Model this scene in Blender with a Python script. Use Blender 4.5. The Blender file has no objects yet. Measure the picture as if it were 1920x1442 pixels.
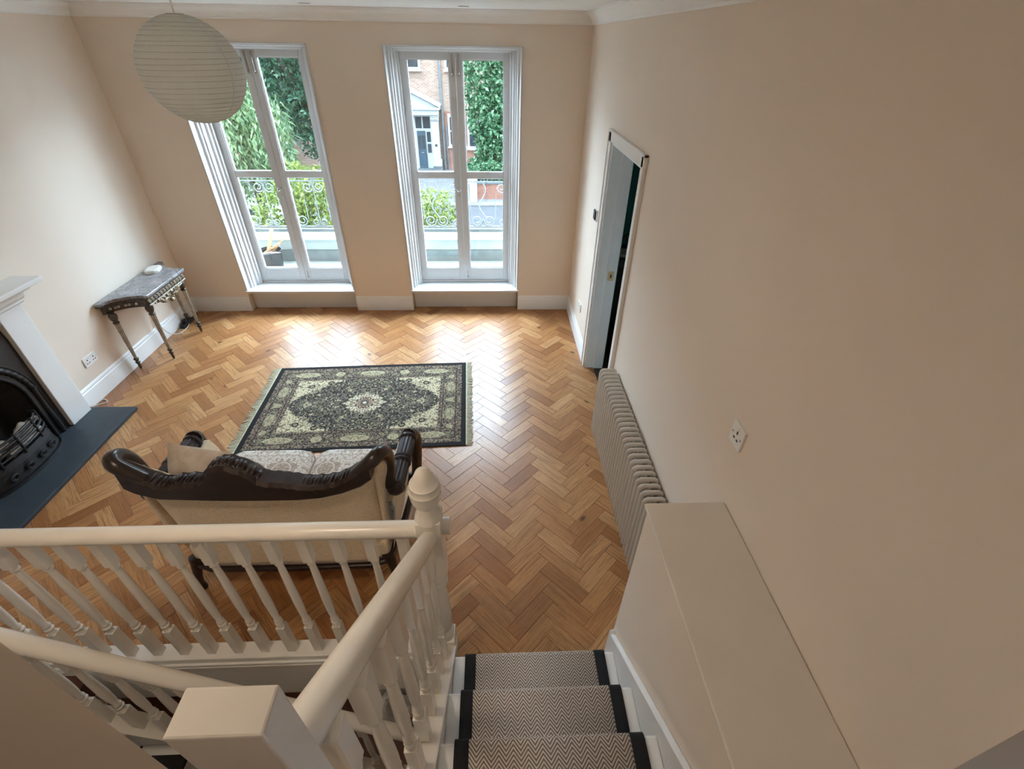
import bpy, math, random
import numpy as np
from mathutils import Vector, Matrix

random.seed(7)
np.random.seed(7)
PI = math.pi
SC = bpy.context.scene
COL = SC.collection

# ------------------------------------------------------------------ camera, sky, exposure
FPX, PITCH, YAW, ROLL = 876.62, 0.63384, 0.046274, 0.016278
cam_d = bpy.data.cameras.new('camera')
cam_d.sensor_width = 36.0
cam_d.lens = FPX * 36.0 / 1920.0
cam_d.clip_start = 0.02
cam_d.clip_end = 300
cam = bpy.data.objects.new('camera', cam_d)
COL.objects.link(cam)
_cy, _sy = math.cos(YAW), math.sin(YAW)
_f = Vector((_sy * math.cos(PITCH), _cy * math.cos(PITCH), -math.sin(PITCH)))
_r0 = Vector((_cy, -_sy, 0)); _u0 = _r0.cross(_f)
_r = math.cos(ROLL) * _r0 + math.sin(ROLL) * _u0
_u = -math.sin(ROLL) * _r0 + math.cos(ROLL) * _u0
cam.matrix_world = Matrix(((_r.x, _u.x, -_f.x, 0), (_r.y, _u.y, -_f.y, 0), (_r.z, _u.z, -_f.z, 2.65), (0, 0, 0, 1)))
SC.camera = cam

world = bpy.data.worlds.new('overcast_sky')
SC.world = world
world.use_nodes = True
_bg = world.node_tree.nodes['Background']
_bg.inputs['Color'].default_value = (0.71, 0.90, 1.12, 1)
_bg.inputs['Strength'].default_value = 2.4
SC.view_settings.view_transform = 'Standard'
SC.view_settings.look = 'None'
SC.view_settings.gamma = 1.0
SC.view_settings.use_curve_mapping = False
SC.view_settings.exposure = 2.31
SC.cycles.use_denoising = True
SC.cycles.max_bounces = 8
SC.cycles.diffuse_bounces = 5
SC.cycles.use_adaptive_sampling = True
SC.cycles.adaptive_threshold = 0.08
SC.cycles.adaptive_min_samples = 20
SC.cycles.glossy_bounces = 4
SC.cycles.transparent_max_bounces = 12
SC.cycles.caustics_reflective = False
SC.cycles.caustics_refractive = False

def area_light(name, loc, rot, w, h, watts, col):
    l = bpy.data.lights.new(name, 'AREA'); l.shape = 'RECTANGLE'; l.size = w; l.size_y = h; l.energy = watts; l.color = col
    o = bpy.data.objects.new(name, l); COL.objects.link(o); o.location = loc; o.rotation_euler = rot
# added fill lamp standing in for brighter sky, above the street outside the windows
area_light('street_daylight', (-1.0, 8.2, 5.3), (-math.radians(70), 0, 0), 14.0, 4.0, 1500.0, (0.67, 0.885, 1.09))

def portal(name, x, y, z, w, h, rot):
    l = bpy.data.lights.new(name, 'AREA')
    l.shape = 'RECTANGLE'; l.size = w; l.size_y = h
    l.cycles.is_portal = True
    o = bpy.data.objects.new(name, l); COL.objects.link(o)
    o.location = (x, y, z); o.rotation_euler = rot
# daylight portals in the two window openings (they guide sampling, they add no light)
portal('daylight_portal', -2.27, 5.56, 1.42, 1.30, 2.45, (-PI / 2, 0, 0))
portal('daylight_portal', -0.34, 5.56, 1.42, 1.30, 2.45, (-PI / 2, 0, 0))

# ------------------------------------------------------------------ helpers
class MB:
    def __init__(self):
        self.v = []; self.f = []; self.uv = {}
    def add(self, verts, faces, uvs=None):
        o = len(self.v)
        self.v += [tuple(p) for p in verts]
        for i, f in enumerate(faces):
            self.f.append(tuple(o + k for k in f))
            if uvs is not None:
                self.uv[len(self.f) - 1] = uvs[i]
        return self
    def box(self, x0, x1, y0, y1, z0, z1):
        if x0 > x1: x0, x1 = x1, x0
        if y0 > y1: y0, y1 = y1, y0
        if z0 > z1: z0, z1 = z1, z0
        return self.add([(x0, y0, z0), (x1, y0, z0), (x1, y1, z0), (x0, y1, z0), (x0, y0, z1), (x1, y0, z1), (x1, y1, z1), (x0, y1, z1)],
                        [(0, 3, 2, 1), (4, 5, 6, 7), (0, 1, 5, 4), (1, 2, 6, 5), (2, 3, 7, 6), (3, 0, 4, 7)])
    def prism(self, poly, lo, hi, axis='z'):
        """poly: 2D points (counter-clockwise seen along +axis); axis x: (y,z), y: (x,z), z: (x,y)"""
        n = len(poly)
        def P(p, t):
            return {'x': (t, p[0], p[1]), 'y': (p[0], t, p[1]), 'z': (p[0], p[1], t)}[axis]
        vs = [P(p, lo) for p in poly] + [P(p, hi) for p in poly]
        fs = [tuple(range(n))[::-1], tuple(range(n, 2 * n))]
        fs += [(i, (i + 1) % n, n + (i + 1) % n, n + i) for i in range(n)]
        return self.add(vs, fs)
    def lathe(self, prof, c=(0, 0, 0), seg=16, axis='z', a0=0.0):
        """prof: list of (r, h)"""
        vs = []; fs = []
        n = len(prof)
        for r, h in prof:
            for k in range(seg):
                a = a0 + 2 * PI * k / seg
                p, q = r * math.cos(a), r * math.sin(a)
                vs.append({'z': (c[0] + p, c[1] + q, c[2] + h), 'y': (c[0] + p, c[1] + h, c[2] + q), 'x': (c[0] + h, c[1] + p, c[2] + q)}[axis])
        for i in range(n - 1):
            for k in range(seg):
                a, b = i * seg + k, i * seg + (k + 1) % seg
                fs.append((a, b, b + seg, a + seg))
        fs.append(tuple(range(seg))[::-1]); fs.append(tuple((n - 1) * seg + k for k in range(seg)))
        return self.add(vs, fs)
    def sweep(self, path, section, up=(0, 0, 1), scales=None, closed=False):
        """section: 2D points (side, up); frames keep the given up direction"""
        path = [Vector(p) for p in path]; up = Vector(up)
        n, m = len(path), len(section); vs = []; fs = []
        last_s = None
        for i, p in enumerate(path):
            if closed:
                t = path[(i + 1) % n] - path[i - 1]
            else:
                t = path[min(i + 1, n - 1)] - path[max(i - 1, 0)]
            t = t.normalized() if t.length > 1e-9 else Vector((1, 0, 0))
            s = t.cross(up)
            if s.length < 0.15:
                s = last_s if last_s is not None else t.orthogonal()
                s = s - t * s.dot(t)
            s.normalize()
            if last_s is not None and s.dot(last_s) < 0: s = -s
            last_s = s
            w = s.cross(t).normalized()
            k = scales[i] if scales else 1.0
            for a, b in section:
                vs.append(p + s * a * k + w * b * k)
        for i in range(n if closed else n - 1):
            j = (i + 1) % n
            for q in range(m):
                fs.append((i * m + q, i * m + (q + 1) % m, j * m + (q + 1) % m, j * m + q))
        if not closed:
            fs.append(tuple(range(m))[::-1]); fs.append(tuple((n - 1) * m + q for q in range(m)))
        return self.add(vs, fs)
    def tube(self, path, r, seg=8, closed=False, scales=None):
        """round tube with parallel-transported frames"""
        path = [Vector(p) for p in path]; n = len(path); vs = []; fs = []
        s = None
        for i, p in enumerate(path):
            t = (path[(i + 1) % n] - path[i - 1]) if closed else (path[min(i + 1, n - 1)] - path[max(i - 1, 0)])
            t = t.normalized() if t.length > 1e-9 else Vector((0, 0, 1))
            if s is None: s = t.orthogonal().normalized()
            s = (s - t * s.dot(t))
            s = s.normalized() if s.length > 1e-6 else t.orthogonal().normalized()
            w = t.cross(s)
            k = r * (scales[i] if scales else 1.0)
            for q in range(seg):
                a = 2 * PI * q / seg
                vs.append(p + s * math.cos(a) * k + w * math.sin(a) * k)
        for i in range(n if closed else n - 1):
            j = (i + 1) % n
            for q in range(seg):
                fs.append((i * seg + q, i * seg + (q + 1) % seg, j * seg + (q + 1) % seg, j * seg + q))
        if not closed:
            fs.append(tuple(range(seg))[::-1]); fs.append(tuple((n - 1) * seg + q for q in range(seg)))
        return self.add(vs, fs)
    def ball(self, c, rx, ry=None, rz=None, u=12, v=8):
        ry = rx if ry is None else ry; rz = rx if rz is None else rz
        vs = [(c[0], c[1], c[2] - rz)]; fs = []
        for i in range(1, v):
            t = PI * i / v
            for k in range(u):
                a = 2 * PI * k / u
                vs.append((c[0] + rx * math.sin(t) * math.cos(a), c[1] + ry * math.sin(t) * math.sin(a), c[2] - rz * math.cos(t)))
        vs.append((c[0], c[1], c[2] + rz))
        for k in range(u):
            fs.append((0, 1 + (k + 1) % u, 1 + k))
        for i in range(v - 2):
            for k in range(u):
                a = 1 + i * u + k; b = 1 + i * u + (k + 1) % u
                fs.append((a, b, b + u, a + u))
        e = 1 + (v - 2) * u; tip = len(vs) - 1
        for k in range(u):
            fs.append((e + k, e + (k + 1) % u, tip))
        return self.add(vs, fs)
    def grid(self, fn, nu, nv, uvfn=None, close_u=False):
        vs = [fn(i / nu, j / nv) for j in range(nv + 1) for i in range(nu + 1)]
        fs = []; us = []
        for j in range(nv):
            for i in range(nu):
                a = j * (nu + 1) + i
                fs.append((a, a + 1, a + nu + 2, a + nu + 1))
                if uvfn:
                    us.append([uvfn(i / nu, j / nv), uvfn((i + 1) / nu, j / nv), uvfn((i + 1) / nu, (j + 1) / nv), uvfn(i / nu, (j + 1) / nv)])
        return self.add(vs, fs, us if uvfn else None)
    def xform(self, M, start=0):
        for i in range(start, len(self.v)):
            self.v[i] = tuple(M @ Vector(self.v[i]))
        return self
    def build(self, name, mat, parent=None, smooth=None, bevel=0.0, seg=2, loc=None, subsurf=0):
        me = bpy.data.meshes.new(name)
        me.from_pydata(self.v, [], self.f)
        if self.uv:
            ul = me.uv_layers.new(name='UVMap')
            for p in me.polygons:
                u = self.uv.get(p.index)
                if u:
                    for k, li in enumerate(p.loop_indices):
                        ul.data[li].uv = u[k]
        me.validate(); me.update()
        if smooth is not None:
            me.polygons.foreach_set('use_smooth', [True] * len(me.polygons))
            me.set_sharp_from_angle(angle=math.radians(smooth))
        me.materials.append(mat)
        o = bpy.data.objects.new(name, me); COL.objects.link(o)
        if parent is not None: o.parent = parent
        if loc is not None: o.location = loc
        if bevel > 0:
            b = o.modifiers.new('bevel', 'BEVEL'); b.width = bevel; b.segments = seg; b.limit_method = 'ANGLE'; b.angle_limit = math.radians(35)
        if subsurf:
            s = o.modifiers.new('subsurf', 'SUBSURF'); s.levels = subsurf; s.render_levels = subsurf
        return o

def tag(o, label=None, cat=None, group=None, kind=None):
    if label: o['label'] = label
    if cat: o['category'] = cat
    if group: o['group'] = group
    if kind: o['kind'] = kind
    return o
def thing(name, label, cat, group=None, loc=(0, 0, 0), rz=0.0):
    o = bpy.data.objects.new(name, None); COL.objects.link(o)
    o.location = loc; o.rotation_euler = (0, 0, rz); o.empty_display_size = 0.1
    return tag(o, label, cat, group)
def structure(name):
    o = bpy.data.objects.new(name, None); COL.objects.link(o); o.empty_display_size = 0.1
    o['kind'] = 'structure'
    return o
def B(x0, x1, y0, y1, z0, z1): return MB().box(x0, x1, y0, y1, z0, z1)
def catmull(pts, n=6):
    pts = [Vector(p) for p in pts]; out = []
    for i in range(len(pts) - 1):
        p0, p1, p2, p3 = pts[max(i - 1, 0)], pts[i], pts[i + 1], pts[min(i + 2, len(pts) - 1)]
        for k in range(n):
            t = k / n
            out.append(0.5 * ((2 * p1) + (p2 - p0) * t + (2 * p0 - 5 * p1 + 4 * p2 - p3) * t * t + (3 * p1 - p0 - 3 * p2 + p3) * t ** 3))
    out.append(pts[-1])
    return out
def circ(r, n=10, rx=None): return [((rx or r) * math.cos(2 * PI * k / n), r * math.sin(2 * PI * k / n)) for k in range(n)]
def rrect(w, h, r, n=3):
    out = []
    for cx, cy, a in ((w / 2 - r, h / 2 - r, 0), (-w / 2 + r, h / 2 - r, 90), (-w / 2 + r, -h / 2 + r, 180), (w / 2 - r, -h / 2 + r, 270)):
        for k in range(n + 1):
            t = math.radians(a + 90 * k / n)
            out.append((cx + r * math.cos(t), cy + r * math.sin(t)))
    return out

# ------------------------------------------------------------------ materials
class N:
    """tiny node-graph helper"""
    def __init__(self, name):
        self.m = bpy.data.materials.new(name); self.m.use_nodes = True
        self.t = self.m.node_tree; self.t.nodes.clear()
        self.out = self.t.nodes.new('ShaderNodeOutputMaterial')
    def n(self, typ, **kw):
        nd = self.t.nodes.new('ShaderNode' + typ)
        for k, v in kw.items():
            if hasattr(nd, k) and not k[0].isupper(): setattr(nd, k, v)
            else: self.set(nd.inputs[k.replace('_', ' ')], v)
        return nd
    def set(self, sock, v):
        if isinstance(v, bpy.types.NodeSocket): self.t.links.new(v, sock)
        elif isinstance(v, (tuple, list)) and len(v) == 3 and sock.type == 'RGBA': sock.default_value = (*v, 1)
        else: sock.default_value = v
    def math(self, op, a, b=0.0, c=0.0):
        nd = self.t.nodes.new('ShaderNodeMath'); nd.operation = op
        for i, v in enumerate((a, b, c)): self.set(nd.inputs[i], v)
        return nd.outputs[0]
    def mix(self, fac, a, b, typ='MIX'):
        nd = self.t.nodes.new('ShaderNodeMix'); nd.data_type = 'RGBA'; nd.blend_type = typ
        self.set(nd.inputs[0], fac); self.set(nd.inputs[6], a); self.set(nd.inputs[7], b)
        return nd.outputs[2]
    def ramp(self, fac, stops, interp='LINEAR'):
        nd = self.t.nodes.new('ShaderNodeValToRGB'); nd.color_ramp.interpolation = interp
        e = nd.color_ramp.elements
        while len(e) < len(stops): e.new(0.5)
        for i, (p, c) in enumerate(stops):
            e[i].position = p; e[i].color = (*c, 1) if len(c) == 3 else c
        self.set(nd.inputs[0], fac)
        return nd.outputs[0]
    def noise(self, scale, vec=None, detail=2.0, rough=0.5, dist=0.0):
        nd = self.t.nodes.new('ShaderNodeTexNoise')
        nd.inputs['Scale'].default_value = scale; nd.inputs['Detail'].default_value = detail
        nd.inputs['Roughness'].default_value = rough; nd.inputs['Distortion'].default_value = dist
        if vec is not None: self.t.links.new(vec, nd.inputs['Vector'])
        return nd.outputs['Fac']
    def coord(self, which='Object'): return self.t.nodes.new('ShaderNodeTexCoord').outputs[which]
    def mapping(self, vec, scale=(1, 1, 1), loc=(0, 0, 0), rot=(0, 0, 0)):
        nd = self.t.nodes.new('ShaderNodeMapping')
        nd.inputs['Scale'].default_value = scale; nd.inputs['Location'].default_value = loc; nd.inputs['Rotation'].default_value = rot
        self.t.links.new(vec, nd.inputs['Vector']); return nd.outputs[0]
    def sep(self, vec):
        nd = self.t.nodes.new('ShaderNodeSeparateXYZ'); self.t.links.new(vec, nd.inputs[0]); return nd.outputs
    def comb(self, x, y, z=0.0):
        nd = self.t.nodes.new('ShaderNodeCombineXYZ')
        for i, v in enumerate((x, y, z)): self.set(nd.inputs[i], v)
        return nd.outputs[0]
    def attr(self, name):
        nd = self.t.nodes.new('ShaderNodeAttribute'); nd.attribute_name = name; return nd.outputs
    def bump(self, h, strength=0.2, dist=0.01):
        nd = self.t.nodes.new('ShaderNodeBump'); nd.inputs['Strength'].default_value = strength; nd.inputs['Distance'].default_value = dist
        self.set(nd.inputs['Height'], h); return nd.outputs[0]
    def pbr(self, color, rough=0.5, metal=0.0, normal=None, spec=None, **kw):
        nd = self.t.nodes.new('ShaderNodeBsdfPrincipled')
        self.set(nd.inputs['Base Color'], color); self.set(nd.inputs['Roughness'], rough); nd.inputs['Metallic'].default_value = metal
        if normal is not None: self.t.links.new(normal, nd.inputs['Normal'])
        if spec is not None: nd.inputs['Specular IOR Level'].default_value = spec
        for k, v in kw.items(): self.set(nd.inputs[k.replace('_', ' ')], v)
        self.t.links.new(nd.outputs[0], self.out.inputs[0])
        return self.m

def plain(name, col, rough=0.5, metal=0.0, var=0.06, scale=6.0, bump=0.0, bscale=80.0, **kw):
    g = N(name); c = g.coord()
    f = g.noise(scale, c, 3.0)
    lo = tuple(x * (1 - var) for x in col); hi = tuple(min(1, x * (1 + var)) for x in col)
    color = g.ramp(f, [(0.3, lo), (0.7, hi)])
    nrm = g.bump(g.noise(bscale, c, 4.0), bump, 0.004) if bump > 0 else None
    return g.pbr(color, rough, metal, nrm, **kw)

M = {}
M['peach'] = plain('peach_wall_paint', (0.80, 0.695, 0.59), 0.85, var=0.02, scale=1.5, bump=0.05, bscale=120)
M['white'] = plain('white_gloss_paint', (0.80, 0.79, 0.77), 0.38, var=0.02)
M['winpaint'] = plain('window_gloss_paint', (0.62, 0.615, 0.61), 0.4, var=0.02)  # white gloss with the backlit shade of the frames put into its colour
M['paleblue'] = plain('pale_blue_eggshell', (0.77, 0.87, 0.92), 0.45, var=0.02)  # white door lining, its cool window light put into the colour
M['ivory'] = plain('ivory_satin_paint', (0.80, 0.755, 0.69), 0.25, var=0.02)
M['ceil'] = plain('ceiling_emulsion', (0.88, 0.88, 0.86), 0.9, var=0.015)
M['ledge'] = plain('ledge_eggshell_paint', (0.70, 0.64, 0.57), 0.6, var=0.02)
M['darkwood'] = plain('dark_mahogany', (0.022, 0.012, 0.010), 0.28, var=0.35, scale=25)
M['iron'] = plain('black_cast_iron', (0.018, 0.018, 0.02), 0.42, metal=0.2, var=0.25, scale=20, bump=0.15, bscale=150)
M['slate'] = plain('black_slate', (0.034, 0.045, 0.056), 0.55, var=0.12, scale=12, bump=0.08, bscale=60)
M['soot'] = plain('sooty_firebrick', (0.012, 0.011, 0.010), 0.95, var=0.2)
M['black'] = plain('black_plastic', (0.015, 0.015, 0.016), 0.45)
M['rad'] = plain('taupe_radiator_enamel', (0.60, 0.55, 0.49), 0.38, var=0.02)
M['plastic'] = plain('white_plastic', (0.82, 0.81, 0.78), 0.3, var=0.01)
M['steel'] = plain('brushed_steel', (0.45, 0.43, 0.40), 0.35, metal=0.9)
M['brass'] = plain('aged_brass', (0.55, 0.42, 0.22), 0.35, metal=0.8)
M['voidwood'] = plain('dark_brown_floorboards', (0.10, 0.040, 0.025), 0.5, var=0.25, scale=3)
M['green'] = plain('dark_green_paint', (0.03, 0.20, 0.14), 0.8, var=0.03)
M['darkfloor'] = plain('dark_stained_boards', (0.045, 0.028, 0.02), 0.45, var=0.2)
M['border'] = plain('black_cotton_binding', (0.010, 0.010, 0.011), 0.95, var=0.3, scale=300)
M['cloth'] = plain('white_cotton_sheet', (0.78, 0.80, 0.78), 0.9, var=0.06, scale=14, bump=0.4, bscale=30)
M['stone'] = plain('painted_balcony_stone', (0.27, 0.30, 0.29), 0.8, var=0.08, scale=5, bump=0.1)
M['stonegrey'] = plain('weathered_stone', (0.12, 0.14, 0.14), 0.9, var=0.15, scale=7, bump=0.15)
M['railing'] = plain('grey_painted_iron', (0.14, 0.155, 0.16), 0.55, var=0.15)
M['asphalt'] = plain('asphalt', (0.085, 0.09, 0.095), 0.9, var=0.12, scale=3)
M['paving'] = plain('concrete_paving', (0.17, 0.17, 0.17), 0.9, var=0.1, scale=2)
M['soil'] = plain('garden_soil', (0.07, 0.055, 0.04), 0.95, var=0.25)
M['bark'] = plain('tree_bark', (0.07, 0.055, 0.042), 0.95, var=0.3, scale=10, bump=0.4, bscale=20)
M['doorblue'] = plain('slate_blue_door_paint', (0.055, 0.085, 0.11), 0.4)
M['facwhite'] = plain('white_masonry_paint', (0.44, 0.46, 0.46), 0.8, var=0.04)
M['winglass'] = plain('dark_window_glass', (0.04, 0.05, 0.055), 0.08)
M['carpaint'] = plain('silver_blue_car_paint', (0.55, 0.62, 0.66), 0.2, var=0.02)
M['stick'] = plain('split_softwood', (0.42, 0.26, 0.15), 0.8, var=0.2, scale=20)
M['log'] = plain('pale_ceramic_log', (0.36, 0.31, 0.25), 0.9, var=0.3, scale=25, bump=0.4, bscale=60)

def m_glass():
    g = N('clear_window_glass')
    tr = g.n('BsdfTransparent', Color=(0.97, 0.985, 0.98)); gl = g.n('BsdfGlossy', Color=(1, 1, 1), Roughness=0.02)
    mx = g.n('MixShader'); mx.inputs[0].default_value = 0.05
    g.t.links.new(tr.outputs[0], mx.inputs[1]); g.t.links.new(gl.outputs[0], mx.inputs[2]); g.t.links.new(mx.outputs[0], g.out.inputs[0])
    return g.m
M['glass'] = m_glass()

def m_oak():
    g = N('oiled_oak_parquet')
    uv = g.coord('UV'); rnd = g.attr('rnd')
    col = g.sep(rnd['Vector'])
    u2 = g.n('VectorMath', operation='ADD'); g.t.links.new(uv, u2.inputs[0])
    off = g.n('VectorMath', operation='SCALE'); g.t.links.new(rnd['Vector'], off.inputs[0]); off.inputs['Scale'].default_value = 37.0
    g.t.links.new(off.outputs[0], u2.inputs[1]); v = u2.outputs[0]
    grain = g.noise(1.0, g.mapping(v, (5.0, 90.0, 1.0)), 4.0, 0.62, 0.6)
    fine = g.noise(1.0, g.mapping(v, (22.0, 420.0, 1.0)), 2.0, 0.6)
    wv = g.n('TexWave', wave_type='BANDS', bands_direction='Y'); wv.inputs['Scale'].default_value = 6.0; wv.inputs['Distortion'].default_value = 5.5; wv.inputs['Detail'].default_value = 2.0; wv.inputs['Detail Scale'].default_value = 0.9
    g.t.links.new(g.mapping(v, (2.0, 9.0, 1.0)), wv.inputs['Vector'])
    base = g.ramp(col[0], [(0.0, (0.30, 0.118, 0.042)), (0.28, (0.44, 0.198, 0.074)), (0.62, (0.53, 0.265, 0.106)), (1.0, (0.63, 0.355, 0.162))])
    c1 = g.mix(g.math('MULTIPLY', g.ramp(grain, [(0.45, (0, 0, 0)), (0.66, (1, 1, 1))]), 0.75), base, (0.20, 0.082, 0.028))
    c2 = g.mix(g.math('MULTIPLY', wv.outputs['Fac'], 0.26), c1, (0.24, 0.10, 0.034))
    c3 = g.mix(g.math('MULTIPLY', g.ramp(fine, [(0.5, (0, 0, 0)), (0.75, (1, 1, 1))]), 0.55), c2, (0.17, 0.070, 0.026))
    kn = g.n('TexVoronoi', feature='F1'); kn.inputs['Scale'].default_value = 1.0
    g.t.links.new(g.mapping(v, (3.2, 6.0, 1.0)), kn.inputs['Vector'])
    knot = g.ramp(kn.outputs['Distance'], [(0.03, (1, 1, 1)), (0.13, (0, 0, 0))])
    c4 = g.mix(g.math('MULTIPLY', knot, g.math('GREATER_THAN', col[1], 0.72)), c3, (0.028, 0.012, 0.007))
    h = g.math('ADD', grain, g.math('MULTIPLY', fine, 0.5))
    rgh = g.math('MULTIPLY_ADD', grain, 0.16, 0.24)
    return g.pbr(c4, rgh, 0.0, g.bump(h, 0.10, 0.002), spec=0.5)
M['oak'] = m_oak()

def m_carpet():
    g = N('herringbone_wool_runner')
    uv = g.sep(g.coord('UV'))
    z = g.math('PINGPONG', uv[0], 0.0262)
    t = g.math('FRACT', g.math('MULTIPLY', g.math('MULTIPLY_ADD', z, 1.25, uv[1]), 1 / 0.0150))
    st = g.ramp(t, [(0.0, (0, 0, 0)), (0.08, (1, 1, 1)), (0.47, (1, 1, 1)), (0.55, (0, 0, 0))])
    nz = g.noise(420, g.coord('UV'), 2.0)
    c = g.mix(st, (0.25, 0.18, 0.145), (0.86, 0.78, 0.68))
    c = g.mix(g.math('MULTIPLY', nz, 0.25), c, (0.36, 0.30, 0.25))
    return g.pbr(c, 0.95, 0, g.bump(g.math('ADD', st, nz), 0.5, 0.004), spec=0.1)
M['carpet'] = m_carpet()

def m_damask():
    g = N('damask_upholstery')
    uv = g.sep(g.coord('UV'))
    row = g.math('FLOOR', g.math('MULTIPLY', uv[1], 1 / 0.23))
    su = g.math('ADD', uv[0], g.math('MULTIPLY', row, 0.13))
    u = g.math('PINGPONG', su, 0.13); v = g.math('FRACT', g.math('MULTIPLY', uv[1], 1 / 0.23))
    du = g.math('MULTIPLY', u, 1 / 0.13); dv = g.math('SUBTRACT', v, 0.5)
    rr = g.math('SQRT', g.math('ADD', g.math('MULTIPLY', du, du), g.math('MULTIPLY', g.math('MULTIPLY', dv, dv), 3.2)))
    an = g.math('ARCTAN2', dv, g.math('ADD', du, 0.001))
    petal = g.math('MULTIPLY', g.math('SINE', g.math('MULTIPLY', an, 7.0)), 0.13)
    body = g.math('LESS_THAN', rr, g.math('ADD', 0.62, petal))
    ring = g.math('LESS_THAN', g.math('ABSOLUTE', g.math('SUBTRACT', rr, 0.42)), 0.04)
    nz = g.noise(1.0, g.comb(g.math('MULTIPLY', u, 55.0), g.math('MULTIPLY', v, 11.0), 3.0), 1.0, 0.4, 1.6)
    scroll = g.math('GREATER_THAN', nz, 0.53)
    veins = g.math('GREATER_THAN', g.noise(1.0, g.comb(g.math('MULTIPLY', u, 120.0), g.math('MULTIPLY', v, 26.0), 9.0), 1.0, 0.4, 1.2), 0.57)
    pat = g.math('MAXIMUM', body, scroll)
    pat = g.math('SUBTRACT', pat, g.math('MULTIPLY', g.math('MAXIMUM', ring, veins), 0.75))
    pat = g.math('MAXIMUM', pat, 0.0)
    c = g.mix(pat, (0.74, 0.68, 0.615), (0.36, 0.275, 0.20))
    return g.pbr(c, 0.75, 0, g.bump(pat, 0.2, 0.003), Sheen_Weight=0.2)
M['damask'] = m_damask()

def m_velvet():
    g = N('crushed_beige_velvet'); c = g.coord()
    f = g.noise(1.0, g.mapping(c, (60, 60, 150)), 4.0, 0.65, 1.5); f2 = g.noise(9, c, 3.0)
    col = g.ramp(f, [(0.30, (0.50, 0.34, 0.18)), (0.48, (0.74, 0.585, 0.38)), (0.75, (0.84, 0.72, 0.53))])
    col = g.mix(g.math('MULTIPLY', f2, 0.4), col, (0.78, 0.64, 0.45))
    return g.pbr(col, 0.8, 0, g.bump(f, 0.25, 0.004), Sheen_Weight=0.4)
M['velvet'] = m_velvet()

def m_cushion():
    g = N('plain_satin_cushion'); c = g.coord()
    f = g.noise(14, c, 3.0, 0.5, 0.6)
    return g.pbr(g.ramp(f, [(0.35, (0.52, 0.42, 0.33)), (0.7, (0.66, 0.57, 0.48))]), 0.55, 0, g.bump(f, 0.25, 0.02), Sheen_Weight=0.2)
M['cushion'] = m_cushion()

def m_marble():
    g = N('grey_veined_marble'); c = g.coord()
    w = g.noise(7.0, c, 6.0, 0.65, 1.6)
    vein = g.ramp(g.math('ABSOLUTE', g.math('SUBTRACT', w, 0.5)), [(0.0, (1, 1, 1)), (0.035, (0, 0, 0))])
    cl = g.noise(5.0, c, 4.0)
    base = g.ramp(cl, [(0.3, (0.19, 0.18, 0.19)), (0.6, (0.36, 0.34, 0.345)), (0.8, (0.48, 0.45, 0.45))])
    return g.pbr(g.mix(g.math('MULTIPLY', vein, 0.7), base, (0.03, 0.028, 0.03)), 0.16)
M['marble'] = m_marble()

def m_gilt():
    g = N('antiqued_silver_gilt'); c = g.coord()
    f = g.noise(45, c, 4.0, 0.6)
    col = g.ramp(f, [(0.38, (0.07, 0.055, 0.04)), (0.52, (0.33, 0.27, 0.19)), (0.7, (0.55, 0.49, 0.40))])
    return g.pbr(col, 0.4, 0.35, g.bump(f, 0.3, 0.004))
M['gilt'] = m_gilt()
M['darkgilt'] = plain('dark_patinated_bronze', (0.075, 0.062, 0.048), 0.4, metal=0.4, var=0.5, scale=40)
M['palegilt'] = plain('pale_champagne_gilt', (0.52, 0.47, 0.39), 0.38, metal=0.3, var=0.25, scale=30)

def m_paper():
    g = N('white_rice_paper'); c = g.coord()
    nz = g.noise(60, c, 4.0)
    d = g.n('BsdfDiffuse', Color=g.ramp(nz, [(0.3, (0.82, 0.84, 0.82)), (0.7, (0.87, 0.89, 0.87))]))
    t = g.n('BsdfTranslucent', Color=(0.86, 0.88, 0.86))
    mx = g.n('MixShader'); mx.inputs[0].default_value = 0.5
    g.t.links.new(d.outputs[0], mx.inputs[1]); g.t.links.new(t.outputs[0], mx.inputs[2]); g.t.links.new(mx.outputs[0], g.out.inputs[0])
    return g.m
M['paper'] = m_paper()
M['ribwire'] = plain('paper_covered_wire', (0.50, 0.485, 0.44), 0.7, var=0.25, scale=20)

def m_attr(name, rough=0.9, bs=350, bstr=0.4):
    g = N(name); a = g.attr('col')
    nz = g.noise(bs, g.coord(), 2.0)
    c = g.mix(g.math('MULTIPLY', nz, 0.25), a['Color'], (0.10, 0.095, 0.09))
    return g.pbr(c, rough, 0, g.bump(nz, bstr, 0.003), spec=0.1)
M['rug'] = m_attr('woven_rug_pile')
M['fringe'] = plain('cream_cotton_fringe', (0.50, 0.46, 0.33), 0.95, var=0.2, scale=60)

def m_leaf(name, dark, mid, light, trans=0.35):
    g = N(name)
    r = g.n('NewGeometry').outputs['Random Per Island']
    col = g.ramp(r, [(0.0, dark), (0.55, mid), (1.0, light)])
    d = g.n('BsdfPrincipled', Base_Color=col, Roughness=0.5)
    t = g.n('BsdfTranslucent', Color=col)
    mx = g.n('MixShader'); mx.inputs[0].default_value = trans
    g.t.links.new(d.outputs[0], mx.inputs[1]); g.t.links.new(t.outputs[0], mx.inputs[2]); g.t.links.new(mx.outputs[0], g.out.inputs[0])
    return g.m
M['leaf_dark'] = m_leaf('evergreen_leaf', (0.012, 0.045, 0.026), (0.035, 0.11, 0.06), (0.12, 0.25, 0.15))
M['leaf_ivy'] = m_leaf('ivy_leaf', (0.022, 0.080, 0.036), (0.070, 0.20, 0.085), (0.30, 0.48, 0.28))
M['leaf_willow'] = m_leaf('willow_leaf', (0.07, 0.14, 0.07), (0.17, 0.29, 0.13), (0.36, 0.48, 0.26))
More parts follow.
